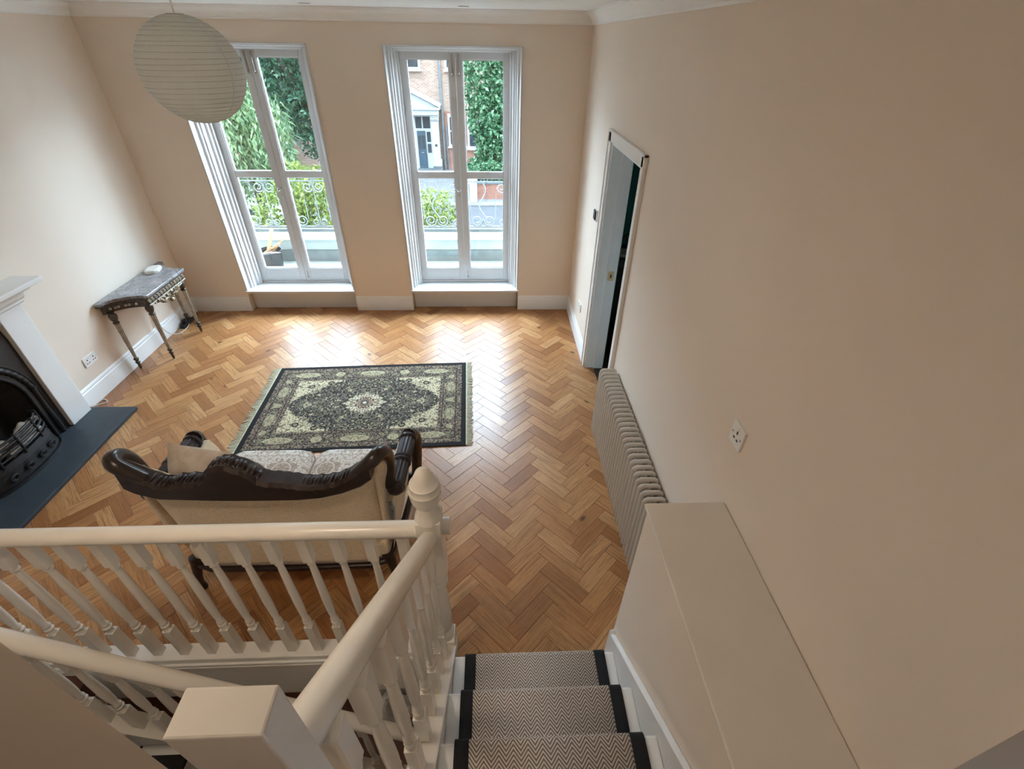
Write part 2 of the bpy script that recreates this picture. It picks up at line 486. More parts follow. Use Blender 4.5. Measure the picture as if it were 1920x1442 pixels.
M['leaf_lime'] = m_leaf('lime_shrub_leaf', (0.08, 0.13, 0.025), (0.20, 0.28, 0.05), (0.38, 0.43, 0.14))

def m_brick(name, c1, c2, mortar, scale=1.0):
    g = N(name); s = g.sep(g.coord('Object'))
    b = g.n('TexBrick'); b.inputs['Scale'].default_value = scale
    b.inputs['Brick Width'].default_value = 0.225; b.inputs['Row Height'].default_value = 0.075; b.inputs['Mortar Size'].default_value = 0.010
    b.inputs['Color1'].default_value = (*c1, 1); b.inputs['Color2'].default_value = (*c2, 1); b.inputs['Mortar'].default_value = (*mortar, 1)
    g.t.links.new(g.comb(g.math('ADD', s[0], s[1]), s[2]), b.inputs['Vector'])
    return g.pbr(b.outputs['Color'], 0.9)
M['brick'] = m_brick('london_brick', (0.25, 0.13, 0.085), (0.36, 0.24, 0.165), (0.40, 0.37, 0.33))
M['redbrick'] = m_brick('red_brick', (0.26, 0.08, 0.045), (0.33, 0.12, 0.07), (0.30, 0.25, 0.21))

# ------------------------------------------------------------------ room dimensions
XL, XR, YB, ZC = -3.555, 0.9125, 5.17, 2.866
WIN = {1: (-2.885, -1.635), 2: (-0.97, 0.29)}      # clear openings in the window wall
WZ0, WZ1 = 0.255, 2.61
DY0, DY1, DZ = 3.02, 3.90, 2.05                     # door opening in the right wall
YH = 0.266                                          # plane of the hall-side wall faces

def skirt_prof(): return [(0, 0), (0.022, 0), (0.022, 0.128), (0.019, 0.133), (0.019, 0.139), (0.013, 0.146), (0.013, 0.157), (0.007, 0.168), (0, 0.176)]

# --- walls
w = MB()
w.box(XL - 0.25, WIN[1][0], YB, YB + 0.38, 0, ZC); w.box(WIN[1][1], WIN[2][0], YB, YB + 0.38, 0, ZC); w.box(WIN[2][1], XR + 3.6, YB, YB + 0.38, 0, ZC)
for n in (1, 2):
    w.box(WIN[n][0], WIN[n][1], YB, YB + 0.38, WZ1, ZC)
    w.box(WIN[n][0], WIN[n][1], YB + 0.09, YB + 0.38, -0.02, WZ0 - 0.03)
tag(w.build('wall_back', M['peach']), 'peach painted wall with two tall windows', kind='structure')
w = MB(); w.box(XL - 0.25, XL, -0.1, 2.27, -0.3, ZC); w.box(XL - 0.25, XL, 2.93, YB, -0.3, ZC); w.box(XL - 0.25, XL, 2.27, 2.93, 0.80, ZC); w.box(XL - 0.25, XL, 2.27, 2.93, -0.3, 0.0); w.box(XL - 0.25, XL - 0.20, 2.27, 2.93, 0.0, 0.80)
tag(w.build('wall_left', M['peach']), 'pale peach wall behind the fireplace', kind='structure')
w = MB(); w.box(XR, XR + 0.17, YH, DY0, -0.3, ZC); w.box(XR, XR + 0.17, DY1, YB, -0.3, ZC); w.box(XR, XR + 0.17, DY0, DY1, DZ, ZC)
w.box(XR, XR + 0.17, DY0, DY1, -0.3, -0.02)
tag(w.build('wall_right', M['peach']), 'long peach wall with the doorway', kind='structure')
tag(MB().prism([(XL - 0.25, YH), (-0.545, YH), (-0.632, YH + 0.040), (XL - 0.25, YH + 0.040)], -0.35, ZC, 'z').build('wall_stairwell', M['peach']), 'shaded peach wall end beside the stairwell', kind='structure')
w = MB(); w.box(XR + 0.17, 2.2, YH, YH + 0.1, 0.9, ZC); w.box(-1.5, -1.4, -1.7, YH, 0.9, ZC); w.box(2.1, 2.2, -1.7, YH, 0.9, ZC); w.box(-1.5, 2.2, -1.8, -1.7, 0.9, ZC)
tag(w.build('wall_hall', M['peach']), 'peach walls of the landing behind', kind='structure')
tag(B(-1.5, 2.2, 0.04, 0.09, -0.40, 0.90).build('wall_landing', M['peach']), 'wall under the edge of the landing', kind='structure')
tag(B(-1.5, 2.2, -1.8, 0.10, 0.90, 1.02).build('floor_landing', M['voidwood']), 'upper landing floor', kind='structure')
tag(B(XL - 0.25, 5.0, -1.9, YB + 0.38, ZC, ZC + 0.12).build('ceiling', M['ceil']), 'white ceiling', kind='structure')
# warm ceiling lamps over the stairs and the landing
def ceiling_lamp(label, x, y, r, strength, z=ZC):
    t = thing('ceiling_lamp', label, 'lamp', 'round opal ceiling lamps', loc=(x, y, z))
    MB().lathe([(r + 0.02, 0.0), (r + 0.025, -0.02), (r + 0.012, -0.03), (r * 0.5, -0.03), (r * 0.5, 0.0)], (0, 0, 0), 28).build('lamp_rim', M['steel'], t, smooth=40)
    g = N('opal_lamp_glass'); e = g.n('Emission', Color=(1.0, 0.82, 0.62), Strength=strength); g.t.links.new(e.outputs[0], g.out.inputs[0])
    MB().lathe([(0.001, -0.075), (r * 0.5, -0.068), (r * 0.85, -0.05), (r, -0.03), (r, -0.022), (0.001, -0.022)], (0, 0, 0), 28).build('opal_diffuser', g.m, t, smooth=50)
ceiling_lamp('round opal ceiling lamp above the stairs', -1.15, 0.75, 0.19, 7.6)
ceiling_lamp('round opal ceiling lamp in the lower hall', -0.9, 2.55, 0.19, 3.2, -0.30)
ceiling_lamp('round opal ceiling lamp above the landing', 0.0, -0.85, 0.19, 2.5)
# upper storeys of this terrace
w = MB(); w.box(-14, 12, YB + 0.02, YB + 0.40, ZC + 0.12, 10.5); w.box(-14, XL - 0.25, YB, YB + 0.38, -4.2, ZC + 0.12); w.box(XR + 3.6, 12, YB, YB + 0.38, -4.2, ZC + 0.12); w.box(-14, 12, YB + 0.1, YB + 0.38, -4.2, -0.02)
tag(w.build('wall_front', M['brick']), 'brick street front of this terrace', kind='structure')

# --- cornices
cp = [(0, 2.770), (0.012, 2.770), (0.014, 2.782), (0.022, 2.788), (0.034, 2.812), (0.056, 2.834), (0.074, 2.842), (0.078, 2.852), (0.088, 2.854), (0.088, ZC), (0, ZC)]
def cornice(name, pts, axis, lo, hi, lab):
    o = MB().prism(pts, lo, hi, axis).build(name, M['ceil'], smooth=40); tag(o, lab, kind='structure')
cornice('trim_1', [(YB - d, z) for d, z in cp], 'x', XL, XR, 'moulded cornice above the windows')
cornice('trim_2', [(XR - d, z) for d, z in cp], 'y', YH, YB, 'moulded cornice along the right wall')
cornice('trim_3', [(XL + d, z) for d, z in cp], 'y', 0.3, YB, 'moulded cornice along the left wall')

# --- skirting boards
sp = skirt_prof()
m = MB()
for a, b in ((XL, WIN[1][0] - 0.0), (WIN[1][1], WIN[2][0]), (WIN[2][1], XR)):
    m.prism([(YB - d, z) for d, z in sp], a, b, 'x')
tag(m.build('baseboard_back', M['white'], smooth=40), 'white moulded skirting under the windows', kind='structure')
m = MB(); m.prism([(XL + d, z) for d, z in sp], 3.28, YB, 'y'); m.prism([(XL + d, z) for d, z in sp], 0.31, 1.92, 'y')
tag(m.build('baseboard_left', M['white'], smooth=40), 'white moulded skirting beside the fireplace', kind='structure')
m = MB(); m.prism([(XR - d, z) for d, z in sp], 3.97, YB, 'y'); m.prism([(XR - d, z) for d, z in sp], 1.19, 2.95, 'y')
tag(m.build('baseboard_right', M['white'], smooth=40), 'white moulded skirting on the right wall', kind='structure')

# --- herringbone oak floor: every large block its own object
floor = B(XL - 0.05, XR + 0.085, 1.15, YB + 0.09, -0.12, -0.012).build('floor', M['darkfloor']); tag(floor, 'herringbone oak parquet floor', kind='structure')
BL, BW = 0.306, 0.0925
S2 = math.sqrt(2.0)
def clip_poly(poly, axis, lim, keep_less):
    out = []
    for i in range(len(poly)):
        p, q = poly[i], poly[(i + 1) % len(poly)]
        fp = (lim - p[axis]) if keep_less else (p[axis] - lim); fq = (lim - q[axis]) if keep_less else (q[axis] - lim)
        if fp >= 0: out.append(p)
        if (fp >= 0) != (fq >= 0):
            t = fp / (fp - fq); out.append((p[0] + (q[0] - p[0]) * t, p[1] + (q[1] - p[1]) * t))
    return out
def shrink(poly, d):
    cx = sum(p[0] for p in poly) / len(poly); cy = sum(p[1] for p in poly) / len(poly)
    n = len(poly); res = []
    for i in range(n):
        p0, p1, p2 = Vector(poly[i - 1]), Vector(poly[i]), Vector(poly[(i + 1) % n])
        e1 = (p1 - p0).normalized(); e2 = (p2 - p1).normalized()
        n1 = Vector((-e1.y, e1.x)); n2 = Vector((-e2.y, e2.x))
        b = n1 + n2; k = b.dot(n1)
        res.append(tuple(p1 + b * (d / max(k, 0.4))))
    return res
def project(p):
    d = Vector(p) - Vector((0, 0, 2.65)); z = d.dot(_f)
    return 960 + FPX * d.dot(_r) / z, 721 - FPX * d.dot(_u) / z, z
blocks = []
OX, OY = -0.316, 0.052
for mm in range(-12, 12):
    for k in range(-10, 60):
        for kind in (0, 1):
            a0, b0 = k * BW + mm * BL, k * BW - mm * BL
            ab = [(a0, b0), (a0 + BL, b0), (a0 + BL, b0 + BW), (a0, b0 + BW)] if kind == 0 else [(a0 + BL, b0 + BW - BL), (a0 + BL + BW, b0 + BW - BL), (a0 + BL + BW, b0 + BW), (a0 + BL, b0 + BW)]
            wp = [((a - b) / S2 + OX, (a + b) / S2 + OY) for a, b in ab]
            org, du = wp[0], (Vector(wp[1]) - Vector(wp[0])).normalized() if kind == 0 else (Vector(wp[3]) - Vector(wp[0])).normalized()
            poly = wp
            for ax, lim, less in ((0, XL, False), (0, XR + 0.085, True), (1, 1.15, False), (1, YB + 0.085, True)):
                poly = clip_poly(poly, ax, lim, less)
                if len(poly) < 3: break
            if len(poly) < 3: continue
            ar = 0.5 * abs(sum(poly[i][0] * poly[(i + 1) % len(poly)][1] - poly[(i + 1) % len(poly)][0] * poly[i][1] for i in range(len(poly))))
            if ar < 4e-5: continue
            # drop repeated corners
            q = [poly[0]]
            for p in poly[1:]:
                if (Vector(p) - Vector(q[-1])).length > 1e-4: q.append(p)
            if (Vector(q[0]) - Vector(q[-1])).length < 1e-4: q.pop()
            if len(q) < 3: continue
            c = (sum(p[0] for p in q) / len(q), sum(p[1] for p in q) / len(q))
            u_, v_, z_ = project((c[0], c[1], 0))
            vis = 0 < u_ < 1920 and 0 < v_ < 1442 and not (-1.8 < c[0] < -0.5 and 1.75 < c[1] < 2.25) and not (-2.0 < c[0] < -0.35 and 2.9 < c[1] < 3.85)
            vis = vis and not (c[0] > 0.62 and c[1] < 2.75) and not (c[0] < -3.2 and c[1] < 3.2) and not (c[0] < -2.05 - 0.25 * (c[1] - 1.2) and c[1] < 1.9)
            blocks.append((ar / z_ ** 2 * (1 if vis else 0), q, org, du))
blocks.sort(key=lambda b: -b[0])
def block_geo(q, org, du):
    zt = random.uniform(-0.0006, 0.0006)
    o = shrink(q, 0.0005); t = shrink(q, 0.0017); n = len(q)
    vs = [(p[0], p[1], -0.012) for p in o] + [(p[0], p[1], zt - 0.0012) for p in o] + [(p[0], p[1], zt) for p in t]
    fs = [tuple(range(2 * n, 3 * n))]
    for i in range(n):
        j = (i + 1) % n
        fs += [(i, j, n + j, n + i), (n + i, n + j, 2 * n + j, 2 * n + i)]
    dv = Vector((-du.y, du.x))
    uv = [((Vector(v[:2]) - Vector(org)).dot(du), (Vector(v[:2]) - Vector(org)).dot(dv)) for v in vs]
    return vs, fs, uv
def block_mesh(name, items):
    V, F, UV, R = [], [], [], []
    for q, org, du in items:
        vs, fs, uv = block_geo(q, org, du); o = len(V)
        rv = random.random(); rv = 0.5 + (rv - 0.5) * 0.85 if random.random() < 0.86 else random.random() * 0.2
        rr = (rv, random.random(), random.random())
        V += vs; F += [tuple(o + k for k in f) for f in fs]; UV += uv; R += [rr] * len(vs)
    me = bpy.data.meshes.new(name); me.from_pydata(V, [], F)
    ul = me.uv_layers.new(name='UVMap')
    li = np.zeros(len(me.loops), dtype=np.int32); me.loops.foreach_get('vertex_index', li)
    ul.data.foreach_set('uv', np.array(UV, dtype=np.float32)[li].ravel())
    at = me.attributes.new('rnd', 'FLOAT_VECTOR', 'POINT'); at.data.foreach_set('vector', np.array(R, dtype=np.float32).ravel())
    me.materials.append(M['oak']); me.update()
    ob = bpy.data.objects.new(name, me); COL.objects.link(ob); ob.parent = floor
    return ob
NB = 300
for b in blocks[:NB]: block_mesh('parquet_block', [b[1:]])
tag(block_mesh('parquet_field', [b[1:] for b in blocks[NB:]]), kind='stuff')

# --- french windows
def make_window(n):
    x0, x1 = WIN[n]
    W = structure('window_%d' % n)
    W['label'] = 'tall white french window beside the console table' if n == 1 else 'tall white french window nearest the doorway'
    steps = [(0, 5.158), (0.014, 5.158), (0.018, 5.172), (0.018, 5.235), (0.040, 5.24), (0.044, 5.262), (0.058, 5.268), (0.058, 5.325), (0.080, 5.33), (0.084, 5.356), (0.104, 5.362), (0.104, 5.53), (0, 5.53)]
    a = MB()
    a.prism([(x0 + d, y) for d, y in steps], WZ0, WZ1, 'z')
    a.prism([(x1 - d, y) for d, y in steps][::-1], WZ0, WZ1, 'z')
    a.prism([(y, WZ1 - d * 0.5) for d, y in steps], x0, x1, 'x')
    a.build('shutter_lining', M['winpaint'], W, smooth=35)
    # thin plaster bead that frames the opening
    B(x0 - 0.006, x1 + 0.006, YB - 0.03, 5.40, WZ0 - 0.028, WZ0).build('window_sill', M['winpaint'], W, bevel=0.006)
    B(x0 + 0.012, x1 - 0.012, YB + 0.062, YB + 0.088, 0, WZ0 - 0.03).build('apron_panel', M['winpaint'], W, bevel=0.004)
    fx0, fx1, fz0, fz1 = x0 + 0.104, x1 - 0.104, WZ0 + 0.004, WZ1 - 0.052
    fr = MB(); y0, y1 = 5.405, 5.455
    B(fx0, fx1, 5.39, 5.50, WZ0, fz0 + 0.02).build('threshold', M['winpaint'], W, bevel=0.004)
    mid = (fx0 + fx1) / 2
    for s, (a0, a1) in enumerate(((fx0 + 0.002, mid - 0.0015), (mid + 0.0015, fx1 - 0.002))):
        so, si = 0.060, 0.062
        g0, g1 = (a0 + so, a1 - si) if s == 0 else (a0 + si, a1 - so)
        zb, zt, bz0, bz1 = fz0 + 0.17, fz1 - 0.056, 1.452, 1.500
        lf = MB()
        lf.box(a0, g0, y0, y1, fz0 + 0.02, fz1); lf.box(g1, a1, y0, y1, fz0 + 0.02, fz1)
        lf.box(g0, g1, y0, y1, fz0 + 0.02, zb); lf.box(g0, g1, y0, y1, zt, fz1); lf.box(g0, g1, y0 + 0.004, y1, bz0, bz1)
        leaf = lf.build('french_door_leaf', M['winpaint'], W, bevel=0.003)
        bd = MB()
        for c0, c1 in ((zb, bz0), (bz1, zt)):
            for q in ((g0, g0 + 0.009, c0, c1), (g1 - 0.009, g1, c0, c1), (g0, g1, c0, c0 + 0.009), (g0, g1, c1 - 0.009, c1)):
                bd.box(q[0], q[1], y0 + 0.008, y1 - 0.012, q[2], q[3])
            B(g0, g1, y0 + 0.022, y0 + 0.026, c0, c1).build('glass_pane', M['glass'], leaf)
        bd.build('glazing_bead', M['winpaint'], leaf)
        # bolts, stay and knob on the meeting stiles
        bx = a1 - 0.03 if s == 0 else a0 + 0.03
        bt = MB(); bt.box(bx - 0.009, bx + 0.009, y0 - 0.010, y0, fz1 - 0.19, fz1 - 0.012); bt.lathe([(0.004, 0), (0.004, 0.15)], (bx, y0 - 0.012, fz1 - 0.18), 8); bt.ball((bx, y0 - 0.016, fz1 - 0.172), 0.009, u=8, v=6)
        bt.build('flush_bolt', M['steel'], leaf, smooth=40)
        if s == 1:
            bt = MB(); bt.box(bx - 0.007, bx + 0.007, y0 - 0.006, y0, fz0 + 0.05, fz0 + 0.14); bt.ball((bx, y0 - 0.010, fz0 + 0.07), 0.008, u=8, v=6)
            bt.build('foot_bolt', M['steel'], leaf, smooth=40)
        else:
            kb = MB(); kb.lathe([(0.012, 0), (0.012, -0.006), (0.005, -0.010), (0.005, -0.028), (0.017, -0.034), (0.019, -0.046), (0.010, -0.055)], (a1 - 0.022, y0, 1.335), 12, 'y')
            kb.lathe([(0.008, 0), (0.008, -0.004)], (a1 - 0.022, y0, 1.27), 10, 'y')
            kb.build('door_knob', M['steel'], leaf, smooth=40)
make_window(1); make_window(2)

# --- doorway in the right wall
D = structure('door_1'); D['label'] = 'white framed doorway open to a dark green room'
c = MB()
for y0, y1 in ((DY0 - 0.07, DY0 + 0.004), (DY1 - 0.004, DY1 + 0.07)):
    c.box(XR - 0.018, XR, y0, y1, 0, DZ + 0.07)
c.box(XR - 0.018, XR, DY0 - 0.07, DY1 + 0.07, DZ - 0.004, DZ + 0.07)
c.box(XR - 0.026, XR, DY0 - 0.075, DY0 - 0.058, 0, DZ + 0.075); c.box(XR - 0.026, XR, DY1 + 0.058, DY1 + 0.075, 0, DZ + 0.075); c.box(XR - 0.026, XR, DY0 - 0.075, DY1 + 0.075, DZ + 0.058, DZ + 0.075)
c.build('architrave', M['white'], D, bevel=0.003)
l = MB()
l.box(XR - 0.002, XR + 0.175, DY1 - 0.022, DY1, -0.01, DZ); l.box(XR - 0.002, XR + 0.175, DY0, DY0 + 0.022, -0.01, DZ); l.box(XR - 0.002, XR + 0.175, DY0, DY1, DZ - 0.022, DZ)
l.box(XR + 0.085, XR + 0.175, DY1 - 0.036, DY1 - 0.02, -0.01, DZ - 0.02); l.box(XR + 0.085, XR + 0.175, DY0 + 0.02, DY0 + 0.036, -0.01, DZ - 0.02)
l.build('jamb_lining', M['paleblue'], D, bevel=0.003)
k = MB(); k.prism([(XR + 0.125 + p, 0.985 + q) for p, q in rrect(0.05, 0.085, 0.008)][::-1], DY1 - 0.039, DY1 - 0.036, 'y'); k.build('strike_plate', M['brass'], D)
B(XR + 0.118, XR + 0.132, DY1 - 0.0395, DY1 - 0.0388, 0.968, 1.0).build('strike_hole', M['black'], D)
B(XR + 0.086, XR + 0.18, DY0 + 0.02, DY1 - 0.02, -0.03, -0.001).build('door_threshold', M['darkfloor'], D)
# the opened door itself, folded back into the next room on the near jamb
dl = thing('panelled_door', 'white door swung back into the green room', 'door', loc=(XR + 0.195, DY0 + 0.06, 0))
d0 = MB(); d0.box(0.01, 0.85, -0.05, -0.012, 0.01, 2.02); d0.build('door_leaf', M['white'], dl, bevel=0.003)
for z0, z1 in ((0.2, 0.85), (1.05, 1.9)):
    B(0.12, 0.74, -0.014, -0.008, z0, z1).build('door_panel', M['white'], dl, bevel=0.004)
kb = MB(); kb.lathe([(0.02, 0), (0.02, 0.006), (0.008, 0.012), (0.008, 0.04), (0.024, 0.05), (0.02, 0.068)], (0.79, -0.012, 1.0), 12, 'y'); kb.build('door_knob', M['brass'], dl, smooth=40)
# next room
w = MB(); w.box(XR + 0.17, 4.6, 5.1, 5.17, 0, ZC); w.box(4.5, 4.6, 1.2, 5.17, 0, ZC); w.box(XR + 0.17, 4.6, 1.2, 1.3, 0, ZC); w.box(XR + 0.17, XR + 0.19, DY1, 5.17, 0, ZC); w.box(XR + 0.17, XR + 0.19, 1.3, DY0, 0, ZC)
tag(w.build('wall_green', M['green']), 'dark green walls of the room next door', kind='structure')
tag(B(XR + 0.17, 4.6, 1.2, 5.17, -0.12, -0.004).build('floor_next', M['darkfloor']), 'dark floor of the room next door', kind='structure')

# --- boxed ledge beside the stairs
lg = structure('wall_ledge'); lg['label'] = 'low boxed wall with a flat top beside the stairs'
B(0.605, XR - 0.001, YH, 1.188, -0.3, 1.165).build('ledge_body', M['peach'], lg, bevel=0.004)
B(0.588, XR - 0.001, YH, 1.196, 1.165, 1.18).build('ledge_top', M['ledge'], lg, bevel=0.007, seg=3)

# --- lower storey seen through the stairwell
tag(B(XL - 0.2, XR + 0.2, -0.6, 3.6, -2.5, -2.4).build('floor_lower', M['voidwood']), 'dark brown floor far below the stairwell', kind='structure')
w = MB(); w.box(XL - 0.25, XL - 0.1, -0.6, 3.6, -2.4, -0.12); w.box(XR + 0.05, XR + 0.2, -0.6, 3.6, -2.4, -0.3); w.box(XL - 0.2, XR + 0.2, 3.5, 3.65, -2.4, -0.12); w.box(XL - 0.2, XR + 0.2, YH - 0.1, YH + 0.034, -2.4, -0.3)
tag(w.build('wall_lower', M['peach']), 'walls of the lower hall', kind='structure')
tag(B(XL - 0.1, XR + 0.1, 1.15, 3.6, -0.30, -0.12).build('ceiling_lower', M['ceil']), 'underside of the main floor', kind='structure')
tag(B(-0.21, XR + 0.1, YH - 0.1, 1.15, -0.30, -0.26).build('ceiling_cupboard', M['ceil']), 'soffit under the stairs', kind='structure')

# ------------------------------------------------------------------ staircase up to the landing
RISE, GO, Y1 = 0.205, 0.236, 1.07
NST = 5
SX0, SX1 = -0.215, 0.578
def nose(y): return RISE + (RISE / GO) * (Y1 - y)
st = thing('staircase', 'white painted stairs climbing beside the low boxed wall', 'stairs')
for k in range(1, NST + 1):
    y = Y1 - GO * (k - 1); z = RISE * k
    back = y - GO - 0.02 if k < NST else y - 0.06
    B(SX0, SX1, back, y, z - 0.028, z).build('tread', M['white'], st, bevel=0.010, seg=3)
    B(SX0, SX1, y - 0.04, y - 0.022, z - RISE, z - 0.028).build('riser', M['white'], st)
def sl_string(x0, x1, ya, yb, up, dn):
    """sloping board between two y positions (ya > yb)"""
    return MB().prism([(ya, nose(ya) - dn), (ya, nose(ya) + up), (yb, nose(yb) + up), (yb, nose(yb) - dn)][::-1], x0, x1, 'x')
m = MB()
ys = [1.175, 1.175, 1.168, 1.15, 0.10, 0.10]; zs = [0.0, 0.20, 0.225, nose(1.15) + 0.075, nose(0.10) + 0.075, nose(0.10) - 0.25]
m.prism(list(zip(ys, zs)) + [(0.92, 0.0)], SX1, 0.604, 'x'); m.build('wall_string', M['white'], st, bevel=0.006, seg=3)
sl_string(-0.245, SX0, 1.14, 0.12, 0.0, 0.24).build('outer_string', M['white'], st, bevel=0.004)
sl_string(-0.305, -0.208, 1.14, 0.12, 0.022, 0.0).build('string_cap', M['ivory'], st, bevel=0.006)
B(-0.245, -0.213, 0.12, 1.13, -0.3, 0.05).build('spandrel_panel', M['white'], st)

# carpet runner (a field and two black bindings that follow treads, nosings and risers)
def runner_profile():
    pts = []
    for k in range(NST, 0, -1):
        y = Y1 - GO * (k - 1); z = RISE * k
        back = y - GO + 0.016 if k < NST else y - 0.30
        pts += [(back, z + 0.006), (back + 0.01, z + 0.004), (y - 0.016, z + 0.006), (y - 0.004, z + 0.003), (y + 0.005, z - 0.008), (y + 0.005, z - 0.022), (y - 0.004, z - 0.034), (y - 0.015, z - 0.042), (y - 0.016, z - RISE + 0.012)]
    return pts
def runner_strip(x0, x1, lift):
    pr = runner_profile(); s = [0.0]
    for i in range(1, len(pr)): s.append(s[-1] + math.dist(pr[i], pr[i - 1]))
    m = MB(); vs = []; fs = []; uv = []
    for (y, z) in pr:
        vs += [(x0, y, z + lift), (x1, y, z + lift)]
    for i in range(len(pr) - 1):
        a = 2 * i; fs.append((a, a + 1, a + 3, a + 2)); uv.append([(x0, s[i]), (x1, s[i]), (x1, s[i + 1]), (x0, s[i + 1])])
    m.add(vs, fs, uv)
    return m
rn = thing('stair_runner', 'beige herringbone stair carpet with black edges on the white stairs', 'carpet')
def solid(o, t):
    s = o.modifiers.new('thickness', 'SOLIDIFY'); s.thickness = t; s.offset = 1.0
solid(runner_strip(-0.108, 0.478, 0.0).build('carpet_field', M['carpet'], rn, smooth=60), 0.006)
solid(runner_strip(-0.158, -0.106, 0.0005).build('carpet_binding', M['border'], rn, smooth=60), 0.007)
solid(runner_strip(0.476, 0.528, 0.0005).build('carpet_binding', M['border'], rn, smooth=60), 0.007)

# ------------------------------------------------------------------ balustrades
def baluster(x, y, z0, z1, parent, bot=0.25, top=0.17, sq=0.040):
    h = z1 - z0; m = MB(); q = sq / 2
    zb, zt = z0 + bot * h, z1 - top * h
    m.box(x - q, x + q, y - q, y + q, z0, zb); m.box(x - q, x + q, y - q, y + q, zt, z1)
    t = zt - zb
    prof = [(0.020, zb - 0.004), (0.0165, zb + 0.012), (0.013, zb + 0.020), (0.020, zb + 0.030), (0.020, zb + 0.038), (0.0135, zb + 0.046), (0.0185, zb + 0.056), (0.0185, zb + 0.064), (0.0130, zb + 0.075),
            (0.0170, zb + 0.115), (0.0195, zb + t * 0.42), (0.0175, zb + t * 0.68), (0.0135, zt - 0.040), (0.0125, zt - 0.032), (0.0185, zt - 0.024), (0.0185, zt - 0.016), (0.0145, zt - 0.009), (0.0195, zt + 0.004)]
    m.lathe([(r, hh) for r, hh in prof], (x, y, 0), 12)
    return m.build('baluster', M['ivory'], parent, smooth=38)
RAILSEC = [(-0.020, -0.034), (0.020, -0.034), (0.022, -0.022), (0.034, -0.014), (0.0365, 0.0), (0.034, 0.014), (0.025, 0.025), (0.010, 0.031), (-0.010, 0.031), (-0.025, 0.025), (-0.034, 0.014), (-0.0365, 0.0), (-0.034, -0.014), (-0.022, -0.022)]
NX, NY = -0.265, 1.185
b1 = thing('balustrade', 'white spindle balustrade running level behind the sofa', 'balustrade')
MB().sweep([(-3.55, NY, 1.062), (NX - 0.03, NY, 1.062)], RAILSEC).build('handrail', M['ivory'], b1, smooth=50)
B(-3.55, NX + 0.05, 1.140, 1.226, 0.0, 0.100).build('base_rail', M['white'], b1, bevel=0.006)
B(-3.55, NX + 0.03, 1.128, 1.150, -0.30, 0.062).build('fascia_board', M['white'], b1, bevel=0.003)
MB().sweep([(-3.55, 1.136, 0.035), (NX + 0.02, 1.136, 0.035)], circ(0.012, 8)).build('fascia_bead', M['white'], b1, smooth=60)
xb = -0.385
while xb > -2.75:
    baluster(xb, NY, 0.097, 1.035, b1); xb -= 0.1345
# newel post with a ball finial
nw = MB(); q = 0.0475
nw.box(NX - q, NX + q, NY - q, NY + q, -0.16, 0.20); nw.box(NX - q, NX + q, NY - q, NY + q, 0.74, 1.145)
nw.lathe([(0.0475, 0.195), (0.040, 0.215), (0.046, 0.235), (0.046, 0.25), (0.034, 0.27), (0.040, 0.30), (0.044, 0.42), (0.038, 0.58), (0.033, 0.66), (0.047, 0.685), (0.047, 0.705), (0.040, 0.718), (0.047, 0.745)], (NX, NY, 0), 24)
nw.lathe([(0.056, 1.140), (0.052, 1.158), (0.046, 1.172), (0.044, 1.180), (0.043, 1.190), (0.040, 1.200), (0.038, 1.214), (0.047, 1.226), (0.057, 1.250), (0.061, 1.278), (0.060, 1.296), (0.0615, 1.300), (0.0585, 1.304), (0.054, 1.328), (0.0555, 1.332), (0.050, 1.336), (0.037, 1.366), (0.026, 1.392), (0.012, 1.404), (0.002, 1.407)], (NX, NY, 0), 28)
nw.build('newel_post', M['ivory'], b1, smooth=32)
MB().sweep([(NX + 0.03, NY + 0.015, 1.060), (NX + 0.078, NY + 0.015, 1.060)], RAILSEC).build('rail_stub', M['ivory'], b1, smooth=50)

b2 = thing('stair_balustrade', 'white spindle balustrade sloping up beside the carpeted stairs', 'balustrade')
SL = 0.868
def rz(y): return 1.062 + SL * (NY - 0.045 - y)
MB().sweep([(NX, 1.155, rz(1.155)), (-0.287, 0.232, rz(0.232) + 0.012)], [(a * 0.94, b) for a, b in RAILSEC]).build('handrail', M['ivory'], b2, smooth=50)
yb = 1.065
while yb > 0.27:
    baluster(NX + 0.002, yb, nose(yb) + 0.008, rz(yb) - 0.02, b2, bot=0.26, top=0.20); yb -= 0.1125
po = MB(); po.box(-0.352, -0.248, 0.186, 0.236, 0.86, 2.058)
po.build('landing_post', M['ledge'], b2, bevel=0.003)

# lower flight and its balustrade in the stairwell
LY = 0.95
def lz(x): return 0.725 - 0.82 * (x + 1.9)
b3 = thing('lower_balustrade', 'white spindle balustrade dropping into the dark stairwell', 'balustrade')
MB().sweep([(-2.12, LY, lz(-2.12)), (-0.26, LY, lz(-0.26))], RAILSEC).build('handrail', M['ivory'], b3, smooth=50)
xb = -2.03
while xb > -2.2 and xb < -0.3:
    baluster(xb, LY, lz(xb) - 0.80, lz(xb) - 0.02, b3, bot=0.27, top=0.16); xb += 0.118
B(-2.18, -2.09, LY - 0.045, LY + 0.045, -0.3, 1.05).build('newel_post', M['ivory'], b3, bevel=0.006)
ls = thing('lower_stairs', 'white stairs going down into the dark stairwell', 'stairs')
def lnose(x): return lz(x) - 0.86
m = MB().prism([(-2.10, lnose(-2.10) + 0.06), (-2.10, lnose(-2.10) - 0.24), (-0.22, lnose(-0.22) - 0.24), (-0.22, lnose(-0.22) + 0.06)], LY - 0.02, LY + 0.02, 'y'); m.build('string_board', M['white'], ls, bevel=0.004)
m = MB().prism([(-2.10, lnose(-2.10) + 0.08), (-2.10, lnose(-2.10) + 0.06), (-0.22, lnose(-0.22) + 0.06), (-0.22, lnose(-0.22) + 0.08)], LY - 0.05, LY + 0.05, 'y'); m.build('string_cap', M['ivory'], ls, bevel=0.004)
